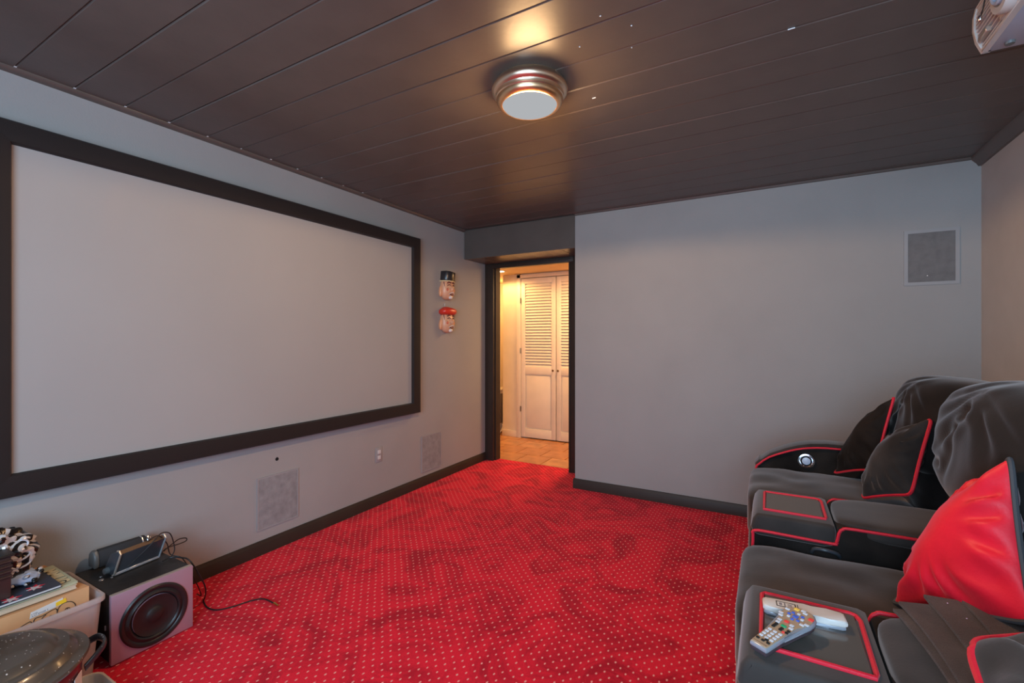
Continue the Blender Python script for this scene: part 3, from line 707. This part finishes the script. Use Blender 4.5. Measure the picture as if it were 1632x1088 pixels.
def cushion(name,label,corners,t,side,mf,mb,mp,pr,seed,wr=.010,asym=.35,pw=.5,pinch=.06,group=None,n=34,cut=.04,fine=1.):
    f,b,loop=pillow(corners,t,side,seed=seed,wr=wr,asym=asym,pw=pw,pinch=pinch,n=n,cut=cut,fine=fine)
    c=sum((Vector(p) for p in corners),Vector())/4; c.z=min(Vector(p).z for p in corners)
    th=thing(name,label,'cushion',c,group)
    part('cover',f,mf,th,smooth=80); part('back_cover',b,mb,th,smooth=80)
    part('piping',tube(loop,pr,8,closed=True),mp,th)
    return th
cushion('throw_pillow','black velvet throw pillow with red piping leaning on the far arm of the sofa',
    [(.285,2.775,.632),(.405,2.50,.735),(.480,2.55,1.055),(.43,2.79,.83)],.11,1,VD,VD,PP,.0055,1,asym=.30,pw=.55)
cushion('throw_pillow','black velvet throw pillow with red piping standing behind the middle arm of the sofa',
    [(.338,2.39,.632),(.470,2.235,.715),(.540,2.275,1.010),(.45,2.47,.84)],.13,1,VB,VD,PP,.0065,5,asym=.30,pw=.5,cut=.08)
cushion('throw_pillow','large red satin throw pillow with dark cord edging on the nearest visible seat',
    [(.302,1.635,.560),(.45,1.27,.745),(.468,1.42,1.045),(.475,1.655,.80)],.13,1,M['satin'],M['maroon'],M['grey_cord'],.006,3,wr=.010,asym=.30,pw=.56,pinch=.05,n=60,fine=.6)
cushion('throw_pillow','black velvet throw pillow with red piping at the lower right beside the knit throw',
    [(.262,.955,.836),(.47,1.045,.885),(.47,.66,.90),(.24,.58,.72)],.10,-1,VB,VD,PP,.0065,8,asym=.5,pw=.5,cut=.10)

# folded throw: fanned layers over the raised rear of the near arm
bl = thing('folded_throw','dark brown knit throw folded in fanned layers over the near sofa arm','blanket',(.45,1.15,.68))
def layer(xs, z, far, seed):
    """xs: left border x as function of v (0 far .. 1 near)"""
    nu,nv=10,22; V=[];F=[]; th=.007
    for s in (0,1):
        for i in range(nu+1):
            for j in range(nv+1):
                v=j/nv; u=i/nu
                xl=xs(v); x=xl+(.86-xl)*u
                yf=far[0]+(far[1]-far[0])*min(1,u*6) if u<1/6 else far[1]+.02*math.sin(u*5+seed)
                y=yf+(.90-yf)*v
                zz=z+.004*math.sin(u*9+v*5+seed)+.006*noise.noise(Vector((x*9,y*9,seed)))
                if y<1.04: zz-= (1.04-y)**1.3*.7
                zz+=max(0,u-.35)*.05
                V.append((x,y,zz-(th if s else 0)))
    m=(nu+1)*(nv+1); W=nv+1
    for i in range(nu):
        for j in range(nv):
            a=i*W+j; F.append((a,a+1,a+W+1,a+W)); F.append((m+a,m+a+W,m+a+W+1,m+a+1))
    rim=[i*W for i in range(nu+1)]+[nu*W+j for j in range(1,W)]+[i*W+nv for i in range(nu-1,-1,-1)]+[j for j in range(nv-1,0,-1)]
    for a,b in zip(rim,rim[1:]+rim[:1]): F.append((a,b,m+b,m+a))
    return V,F
part('fold', layer(lambda v:.250+.036*math.sin(v*2.4), .683,(1.345,1.375),0), M['knit'], bl, smooth=70)
part('fold', layer(lambda v:.263+.036*math.sin(v*2.2), .692,(1.360,1.380),1), M['knit'], bl, smooth=70)
part('fold', layer(lambda v:.316+.060*v, .703,(1.400,1.415),2), M['knit'], bl, smooth=70)
part('fold', layer(lambda v:.380+.045*v, .714,(1.428,1.430),3), M['knit'], bl, smooth=70)
part('fold', layer(lambda v:.470+.06*v, .724,(1.425,1.42),4), M['knit'], bl, smooth=70)
rs=[blob((.445+.010*math.cos(a)*r,1.345+.010*math.sin(a)*r,.7225),(.004,.004,.003),2,2) for r in (0,1,1.9) for a in (0,1.2,2.4,3.7,5)]
rs+=[blob((.350,1.37,.710),(.003,.003,.002),2,2),blob((.365,1.31,.712),(.003,.003,.002),2,2)]
o=part('sequins', join(*rs), M['rhinestone'], bl); o['kind']='stuff'

# ------------------------------------------------------------------ remotes on the near tray
ZT=.6575
def frame2(o, d):
    d=Vector(d).normalized(); return Matrix(((d.x,-d.y,0,o[0]),(d.y,d.x,0,o[1]),(0,0,1,o[2]),(0,0,0,1)))
r1=thing('remote_control','tan and grey remote control covered in small buttons, resting on the white one','remote',(.03,1.14,ZT))
fr=frame2((-.018,1.062,ZT),(.085,.138,0))@Matrix.Rotation(math.radians(-6.0),4,'Y')
ol=[(0,-.017),(.004,-.0185),(.06,-.0195),(.105,-.022),(.120,-.028),(.132,-.033),(.150,-.033),(.164,-.029),(.175,-.020),(.179,-.008),(.179,.008),(.175,.020),(.164,.029),(.150,.033),(.132,.033),(.120,.028),(.105,.022),(.06,.0195),(.004,.0185),(0,.017)]
part('underside', xf(prism([(x*.985+.001,y*.93) for x,y in ol],.0,.010,.003,2),fr), M['remote_under'], r1)
part('case', xf(prism(ol,.0085,.019,.004,3),fr), M['remote_side'], r1)
part('face_plate', xf(prism([(x*.955+.004,y*.89) for x,y in ol],.018,.0205,.0008,1),fr), M['remote_top'], r1)
def btn(x,y,sx,sy,mm,nm_='button'): part(nm_, xf(box(x-sx/2,x+sx/2,y-sy/2,y+sy/2,.0200,.0228,.0008,1),fr), mm, r1, smooth=False)
W_,K_=M['btn_white'],M['btn_black']
for i,x in enumerate((.030,.040,.050,.060)):
    for j,y in enumerate((-.011,0,.011)): btn(x,y,.006,.007,W_ if (i+j)%5 else W_)
for x,y in ((.018,.011),(.018,0),(.018,-.011),(.024,-.004),(.074,.012),(.080,.012),(.086,.012),(.074,-.003),(.080,-.003),(.074,-.016),(.082,-.016)): btn(x,y,.0055,.0065,K_)
btn(.090,-.001,.007,.010,M['btn_green']); btn(.071,-.011,.005,.006,M['btn_red'])
for x,y in ((.094,.014),(.094,-.014),(.104,-.010),(.104,.016)): btn(x,y,.007,.008,W_)
btn(.108,.003,.008,.009,M['btn_red'])
for k in range(8):
    a=k*PI/4; btn(.138+.013*math.cos(a),.001+.014*math.sin(a),.006,.006,M['btn_blue'] if k%3 else W_)
btn(.138,.001,.010,.010,M['btn_blue']); btn(.163,.012,.008,.010,M['btn_yellow']); btn(.152,-.024,.009,.010,M['btn_red'])
for x,y in ((.122,-.021),(.129,-.027),(.163,-.006),(.120,.023),(.128,.027),(.150,.025),(.168,0.0)): btn(x,y,.006,.009,W_)
part('printed_line', xf(box(.0085,.0092,-.014,.014,.0203,.0207),fr), K_, r1)
r2=thing('remote_control','plain ivory remote control with a waisted shape, lying under the tan one','remote',(.075,1.25,ZT))
fr=frame2((-.012,1.243,ZT),(.163,.012,0))
ol=[(0,-.016),(.006,-.022),(.03,-.024),(.07,-.021),(.085,-.018),(.10,-.019),(.13,-.022),(.158,-.022),(.164,-.018),(.164,.016),(.158,.021),(.13,.022),(.10,.019),(.085,.017),(.07,.020),(.03,.023),(.006,.020),(0,.014)]
part('underside', xf(prism([(x*.97+.002,y*.9) for x,y in ol],0,.009,.003,2),fr), M['remote_side'], r2)
part('case', xf(prism(ol,.008,.022,.005,3),fr), M['ivory'], r2)
part('printed_panel', xf(box(.030,.066,-.010,.008,.0215,.0224,.0004,1),fr), M['paper'], r2)
part('printed_border', xf(join(box(.028,.068,-.012,-.010,.0215,.0226),box(.028,.068,.008,.010,.0215,.0226),box(.028,.030,-.012,.010,.0215,.0226),box(.066,.068,-.012,.010,.0215,.0226),box(.071,.0725,-.012,.010,.0215,.0226)),fr), K_, r2, smooth=False)
part('printed_figure', xf(join(box(.034,.040,-.006,.004,.0222,.0227),box(.044,.047,-.008,.006,.0222,.0227),box(.051,.060,-.006,-.003,.0222,.0227),box(.051,.060,.000,.003,.0222,.0227)),fr), M['grey_ink'], r2, smooth=False)

# ------------------------------------------------------------------ subwoofer and desk speakers
sx0,sx1,sy0,sy1,sz=-2.635,-2.268,.800,1.096,.281
sb=thing('subwoofer','black subwoofer box with a pinkish silver front and large round cone','subwoofer',((sx0+sx1)/2,(sy0+sy1)/2,0))
part('cabinet', box(sx0,sx1-.020,sy0+.003,sy1-.003,.008,sz-.001,.003,1), M['sub_black'], sb)
pn=part('front_panel', box(sx1-.021,sx1,sy0,sy1,.005,sz,.004,2), M['pink_panel'], sb)
part('panel_edge', box(sx1-.022,sx1-.004,sy0+.002,sy1-.002,sz-.006,sz+.0008,.0006,1), M['panel_edge'], sb)
cy,cz=.948,.137
wf=part('woofer_ring', lathe([(.123,0),(.124,.006),(.118,.010),(.110,.009),(.104,.004),(.098,.006),(.092,.010),(.084,.006),(.080,0)],(sx1-.001,cy,cz),'x',64), M['rubber'], sb)
part('cone', lathe([(.081,.001),(.070,-.004),(.055,-.006),(.034,-.007),(.030,-.004),(.016,.002),(0,.004)],(sx1+.0015+.006,cy,cz),'x',56), M['cone'], wf)
for (x,y) in ((sx0+.03,sy0+.03),(sx0+.03,sy1-.03),(sx1-.04,sy0+.03),(sx1-.04,sy1-.03)): part('foot', lathe([(.012,0),(.014,.009),(0,.009)],(x,y,0),'z',14), M['black'], sb)
part('emblem', join(lathe([(.0,.0015),(.008,.0015),(.009,0)],(-2.47,.838,sz-.001),'z',16), lathe([(0,.0015),(.0045,.001),(.005,0)],(-2.505,.848,sz-.001),'z',12), box(-2.46,-2.452,.865,.872,sz-.001,sz+.001)), M['silver'], sb)
part('side_port', box(sx1-.06,sx1-.055,sy0-.001,sy0+.004,.13,.15,.001,1), M['silver'], sb)

zt=sz
# rear speaker: rounded bar with grey end caps
s1=thing('desk_speaker','dark grey rounded bar speaker lying at the back of the subwoofer top','speaker',(-2.60,.965,zt),'desk speakers lying on the subwoofer')
prof=[(-.030,.004),(-.034,.030),(-.026,.062),(-.008,.076),(.014,.074),(.028,.056),(.030,.020),(.022,.003)]
fr=Matrix.Translation((-2.625,0,zt))
part('body', xf(prism_y(prof,.875,1.055,.004,2),fr), M['fabric_spk'], s1)
cp=[(x*1.04,z*1.02+.0) for x,z in prof]
part('end_cap', xf(prism_y(cp,.855,.876,.007,3),fr), M['grey_cap'], s1)
part('end_cap', xf(prism_y(cp,1.054,1.072,.005,3),fr), M['chrome'], s1)
part('silver_band', xf(prism_y([(x*1.03,z*1.01) for x,z in prof],1.036,1.042,.001,1),fr), M['silver'], s1)
part('logo', text_shape('audio',.014,Matrix.Translation((-2.5942,1.000,zt+.032))@Matrix.Rotation(PI/2,4,'Z')@Matrix.Rotation(PI/2,4,'X')), M['silver'], s1)
# front speaker: leaning wedge with silver edging
s2=thing('desk_speaker','glossy black wedge speaker with silver edging on the front of the subwoofer top','speaker',(-2.45,.965,zt),'desk speakers lying on the subwoofer')
R=Matrix.Translation((-2.455,.872,zt))@Matrix.Rotation(math.radians(8),4,'Z')
pr=[(-.050,.0),(-.004,.0),(.002,.010),(.046,.100),(.034,.113),(-.030,.090),(-.068,.030)]
L2=.185
part('body', xf(prism_y(pr,.006,L2-.006,.003,2),R), M['gloss_black'], s2)
def edge_frame(y): return tube([(-.008,y,.004),(.003,y,.008),(.050,y,.104),(.040,y,.115),(.028,y,.114)],.0042,8)
part('silver_edge', xf(edge_frame(.003),R), M['champagne'], s2)
part('silver_edge', xf(edge_frame(L2-.003),R), M['silver'], s2)
part('silver_edge', xf(box(-.004,.006,.002,L2-.002,.003,.014,.002,1),R), M['silver'], s2)
part('top_strip', xf(prism_y([(.030,.1135),(.036,.1155),(.048,.103),(.046,.101)],.008,L2-.008),R), M['strip'], s2)
part('hinge', xf(join(lathe([(.0,-.012),(.012,-.011),(.014,0),(.014,.01)],(-.045,.002,.018),'y',16)),R), M['grey_cap'], s2)

def cable(name,label,pts,r=.0028,plug=None,cat='cable'):
    t=thing(name,label,cat,pts[0])
    part('cord', tube(pts,r,8,smooth=8), M['cable'], t); return t
t=cable('audio_cable','long thin black cable hanging from the desk speakers and ending in a gold plug',
    [(-2.418,1.040,zt+.006),(-2.42,1.074,zt+.008),(-2.38,1.10,zt+.006),(-2.33,1.112,zt-.002),(-2.31,1.150,.187),(-2.36,1.195,.10),(-2.43,1.225,.02),(-2.455,1.232,.005),(-2.375,1.208,.004),(-2.31,1.217,.004),(-2.27,1.268,.004),(-2.24,1.345,.004),(-2.20,1.385,.004),(-2.116,1.384,.006)],.0032)
part('plug', tube([(-2.116,1.384,.007),(-2.104,1.383,.007),(-2.094,1.382,.007),(-2.076,1.380,.007)],lambda u:.0065 if u<.5 else .0045,10), M['gold'], t)
cable('audio_cable','black cable looping high over the right end of the wedge speaker',
    [(-2.402,.905,zt+.045),(-2.40,.96,zt+.085),(-2.392,1.00,zt+.124),(-2.405,1.031,zt+.140),(-2.41,1.066,zt+.125),(-2.42,1.087,zt+.068),(-2.42,1.089,zt+.032),(-2.43,1.078,zt+.004)],.0024)
cable('audio_cable','black cable lying along the top edge of the wedge speaker and down its end',
    [(-2.425,.985,zt+.118),(-2.43,1.012,zt+.124),(-2.435,1.037,zt+.118),(-2.44,1.068,zt+.07),(-2.45,1.087,zt+.010),(-2.42,1.125,zt-.02),(-2.40,1.17,.14),(-2.44,1.215,.04),(-2.54,1.245,.005)],.0024)
cable('audio_cable','narrow black cable loop sticking out towards the wall from behind the speakers',
    [(-2.53,1.095,zt+.006),(-2.56,1.14,zt+.012),(-2.58,1.181,zt+.018),(-2.585,1.215,zt+.010),(-2.58,1.214,zt-.002),(-2.575,1.181,zt-.004),(-2.56,1.12,zt+.003),(-2.52,1.080,zt+.004)],.0026)

# ------------------------------------------------------------------ storage bin, cardboard box and what lies on it
bn=thing('storage_bin','frosted clear plastic storage bin beside the subwoofer, holding a cardboard box','bin',(-2.44,.45,0))
def rrect(x0,x1,y0,y1,r,n=5):
    return [(x1-r+r*math.cos(a),y1-r+r*math.sin(a)) for a in [PI/2*i/n for i in range(n+1)]]+[(x0+r+r*math.cos(a),y1-r+r*math.sin(a)) for a in [PI/2+PI/2*i/n for i in range(n+1)]]+\
           [(x0+r+r*math.cos(a),y0+r+r*math.sin(a)) for a in [PI+PI/2*i/n for i in range(n+1)]]+[(x1-r+r*math.cos(a),y0+r+r*math.sin(a)) for a in [1.5*PI+PI/2*i/n for i in range(n+1)]]
def tub_shape(x0,x1,y0,y1,z1,taper,r,th,lip,zb=.002):
    rings=[]
    def ring(ins,z): rings.append([(x,y,z) for x,y in rrect(x0+ins,x1-ins,y0+ins,y1-ins,max(.006,r-ins*.3))])
    ring(taper,zb); ring(0+lip,z1-.022); ring(0+lip,z1-.020); ring(0,z1-.018); ring(0,z1-.003); ring(.002,z1); ring(lip+th-.002,z1); ring(lip+th,z1-.003); ring(lip+th,z1-.02); ring(taper+th,zb+th)
    V=[];F=[]; n=len(rings[0])
    for rg in rings: V+=rg
    for k in range(len(rings)-1):
        for i in range(n): F.append((k*n+i,k*n+(i+1)%n,(k+1)*n+(i+1)%n,(k+1)*n+i))
    F.append(tuple(range(n))[::-1]); F.append(tuple((len(rings)-1)*n+i for i in range(n)))
    return V,F
part('tub', tub_shape(-2.655,-2.258,.16,.788,.300,.030,.035,.003,.010), M['bin'], bn)

cbx=(-2.615,-2.315,.22,.748)
cb=thing('cardboard_box','brown cardboard box standing in the clear bin, with black line drawings and a price label','box',(-2.46,.48,.01))
ztop=.338
V=[(cbx[0],cbx[2],.01),(cbx[1],cbx[2],.01),(cbx[1],cbx[3],.01),(cbx[0]+.01,cbx[3]-.03,.01),(cbx[0],cbx[2],ztop+.0),(cbx[1],cbx[2],ztop-.006),(cbx[1],cbx[3],ztop),(cbx[0]+.01,cbx[3]-.04,ztop+.004)]
part('carton', (V,[(0,3,2,1),(4,5,6,7),(0,1,5,4),(1,2,6,5),(2,3,7,6),(3,0,4,7)]), M['cardboard'], cb, smooth=False)
part('flap', prism_x([(.22,ztop-.002),(.705,ztop+.002),(.72,ztop+.012),(.70,ztop+.030),(.22,ztop+.024)],-2.612,-2.606), M['cardboard'], cb, smooth=False)
fx=cbx[1]+.0012
def fp(y,z): return (fx,y,z)
draw=[[(.560,.280),(.584,.287),(.591,.274),(.597,.291),(.617,.291),(.652,.299),(.656,.274)],
      [(.612,.270),(.616,.283),(.626,.290)],
      [(.632,.274),(.634,.279),(.640,.280),(.641,.275),(.636,.274)],
      [(.656,.282),(.660,.297),(.671,.308),(.692,.306),(.705,.292),(.709,.276)],
      [(.677,.282),(.683,.286),(.690,.283),(.692,.274)],[(.684,.284),(.684,.274)]]
part('line_drawing', join(*[tube([fp(y,z) for y,z in d],.0013,5,smooth=3) for d in draw]), M['ink'], cb)
part('price_label', prism_x([(.583,.296),(.672,.307),(.672,.330),(.586,.318)],fx-.002,fx+.0004), M['paper'], cb, smooth=False)
part('price_patch', prism_x([(.652,.306),(.682,.310),(.680,.325),(.652,.321)],fx-.002,fx+.0008), M['yellow'], cb, smooth=False)
tx=Matrix.Translation((fx+.0006,.588,.299))@Matrix.Rotation(math.radians(7.2),4,'X')@Matrix.Rotation(PI/2,4,'Z')@Matrix.Rotation(PI/2,4,'X')
part('label_print', join(text_shape('4:47 87088 E',.0085,tx,extrude=.0002),text_shape('4 7068',.006,tx@Matrix.Translation((.0,.008,0)),extrude=.0002)), M['grey_ink'], cb, smooth=False)

def book(name,label,x0,x1,y0_,y1_,z0_,z1_,mc,cat='book',rot=0,group='books and folders on the cardboard box'):
    t=thing(name,label,cat,((x0+x1)/2,(y0_+y1_)/2,z0_),group)
    m=Matrix.Translation((x1,y1_,0))@Matrix.Rotation(rot,4,'Z')@Matrix.Translation((-x1,-y1_,0))
    part('pages', xf(box(x0+.004,x1-.003,y0_+.004,y1_-.003,z0_+.002,z1_-.002),m), M['pages'] if mc!='navy' else M['paper'], t, smooth=False)
    part('cover', xf(join(box(x0,x1,y0_,y1_,z1_-.0025,z1_,.0008,1),box(x0,x1,y0_,y1_,z0_,z0_+.0025,.0008,1),box(x0,x0+.003,y0_,y1_,z0_,z1_,.0008,1)),m), M[mc], t, smooth=False)
    return t
bt=ztop+.005
book('book','thick cream edged book lowest on the cardboard box',-2.590,-2.322,.24,.715,bt,bt+.016,'pages')
b2=book('comic_book','comic book with cream block lettering, lying under the navy folder',-2.585,-2.330,.25,.720,bt+.0165,bt+.024,'comic')
tx=Matrix.Translation((-2.335,.668,bt+.0243))@Matrix.Rotation(PI-.10,4,'Z')
lt=Matrix.Translation((-2.540,.706,bt+.0243))@Matrix.Rotation(-.02,4,'Z')@Matrix.Translation((0,-.034,0))
part('title_letters', text_shape('MMJUG',.056,lt,bold=.0022,extrude=.0004), M['letter'], b2, smooth=False)
part('title_outline', text_shape('MMJUG',.056,lt@Matrix.Translation((.002,-.002,-.0004)),bold=.0048,extrude=.0003), M['ink'], b2, smooth=False)
b3=book('folder','navy blue folder printed with red and white stars, topmost on the box',-2.565,-2.322,.24,.672,bt+.0245,bt+.036,'navy')
zf=bt+.0362
def star(cx,cy,r,rot,sx,z,mm):
    P_=[(cx+(r if i%2==0 else r*.42)*math.cos(rot+i*PI/5)*sx, cy+(r if i%2==0 else r*.42)*math.sin(rot+i*PI/5)) for i in range(10)]
    return prism(P_,z,z+.0008)
for cx,cy in ((-2.379,.614),(-2.345,.545)):
    part('printed_star', star(cx,cy,.028,.3,1,zf-.0004,M), M['star_red'], b3, smooth=False)
    part('printed_star', star(cx+.006,cy-.003,.022,.9,1,zf-.0001,M), M['star_white'], b3, smooth=False)
# foil bag
def crump(p,q):
    n_=noise.noise(Vector((p.x*2.6,p.y*2.6,p.z*2.6)))*.022+noise.noise(Vector((p.x*6,p.y*6,p.z*6+3)))*.010
    r=abs(math.sin(8*math.atan2(p.z,p.y)+2*n_*40))*.008
    return Vector((p.x,p.y,p.z)).normalized()*(n_+r)
ft=zf+.001
fb=thing('gift_bag','crumpled shiny black bag printed with white and gold swirls on top of the box','bag',(-2.50,.50,ft))
part('bag', blob((-2.500,.515,ft+.110),(.16,.24,.185),2.6,26,disp=crump), M['foil'], fb, smooth=30)
part('ribbon_cord', tube([(-2.42,.44,ft+.150),(-2.405,.50,ft+.172),(-2.41,.53,ft+.20),(-2.44,.54,ft+.185)],.0025,6,smooth=6), M['white_cloth'], fb)
part('ribbon_cord', tube([(-2.415,.50,ft+.185),(-2.405,.515,ft+.155),(-2.40,.50,ft+.128)],.0022,6,smooth=6), M['white_cloth'], fb)
sw=[]
for (yy,zz,ry,rz,a0,a1) in ((.585,.115,.030,.016,-150,120),(.590,.085,.028,.014,-170,60),(.575,.155,.035,.02,-60,80),(.560,.060,.02,.01,0,300)):
    sw.append(tube([(-2.418-.9*(abs(yy+ry*math.cos(math.radians(a))-.515)**2)*2.2, yy+ry*math.cos(math.radians(a)), ft+zz+rz*math.sin(math.radians(a))) for a in range(a0,a1,18)],.0035,6,smooth=3))
part('printed_swirls', join(*sw), M['white_cloth'], fb)
rb=thing('ribbed_case','black plastic case with ridged side standing on the navy folder','case',(-2.40,.45,ft))
part('case', box(-2.455,-2.355,.33,.548,ft+.001,ft+.150,.006,2), M['maroon_plastic'], rb)
for k in range(4): part('ridge', box(-2.358,-2.346,.33,.550,ft+.075+k*.018,ft+.084+k*.018,.003,1), M['maroon_plastic'], rb)
part('lid', box(-2.460,-2.348,.325,.556,ft+.148,ft+.157,.003,1), M['black'], rb)
bc=single('blue_cloth', blob((-2.455,.592,ft+.026),(.09,.11,.045),2.2,12,rot=(-.25,.2,.1),disp=lambda p,q: Vector((0,0,.010))*noise.noise(p*3)), M['lightblue'],'small crumpled light blue cloth piece in front of the shiny bag','cloth')
single('white_cloth', blob((-2.390,.515,ft+.016),(.055,.07,.030),2.6,12,rot=(0,.2,0),disp=lambda p,q: Vector((0,0,.008))*noise.noise(p*2+Vector((3,3,3)))), M['white_cloth'],'folded white cloth at the left edge on the navy folder','cloth')
tr_=[];
for k in range(16):
    a=k*.9; tr_.append(blob((-2.440+.030*math.cos(a*2.1),.600+.050*math.sin(a),ft+.010+.03*((k*7)%5)/5),(.016,.018,.012),2,4,disp=lambda p,q: Vector((0,0,.003))*noise.noise(p*4)))
o=single('tinsel_trim', join(*tr_), M['foil'],'glittery brown and white trim bunched below the shiny bag','trim'); o['kind']='stuff'

# ------------------------------------------------------------------ enamel roaster on a shallow tub
tb=thing('shallow_tub','shallow cream plastic tub on the carpet under the speckled pot','tub',(-1.97,.50,0))
part('tub', tub_shape(-2.215,-1.72,.20,.745,.055,.015,.05,.004,.006), M['tub'], tb)
part('liner', box(-2.19,-1.745,.225,.720,.006,.016,.004,1), M['tub_blue'], tb)
px,py=-2.030,.410; A,B=.222,.236
pt=thing('roasting_pot','dark speckled enamel roasting pot with maroon sides and side handle','pot',(px,py,.016))
part('body', lathe([(0,0),(.80,0),(.88,.010),(.91,.04),(.93,.24),(.94,.266)],(px,py,.0165),'z',72,A,B), M['enamel_red'], pt)
part('lid', lathe([(.93,.262),(1.0,.268),(1.012,.274),(1.0,.281),(.90,.284),(.875,.290),(.84,.305),(.80,.313),(.72,.312),(.68,.318),(.62,.334),(.55,.338),(.0,.345)],(px,py,.0165),'z',80,A,B), M['enamel'], pt)
part('handle', xf(tube([(px-.055,py+B*.92,.225),(px-.052,py+B*.92+.030,.236),(px-.035,py+B*.92+.058,.244),(px,py+B*.92+.066,.246),(px+.035,py+B*.92+.058,.244),(px+.052,py+B*.92+.030,.236),(px+.055,py+B*.92,.225)],.0060,12,smooth=5), Matrix.Translation((0,0,.236))@Matrix.Diagonal((1,1,2.1,1))@Matrix.Translation((0,0,-.236))), M['enamel_blue'], pt)
part('rust_spot', lathe([(0,.0008),(.008,.0006),(.010,0)],(px+.08,py+.155,.0165+.309),'z',14), M['cardboard'], pt)
part('pot_label', xf(prism([(.0,0),(.05,0),(.05,.09),(0,.09)],0,.0015), Matrix.Translation((px+A*.93*math.cos(.95)+.003,py+B*.93*math.sin(.95)+.003,.15))@Matrix.Rotation(.95+PI/2,4,'Z')@Matrix.Rotation(PI/2,4,'X')@Matrix.Translation((-.03,0,-.001))), M['paper'], pt, smooth=False)
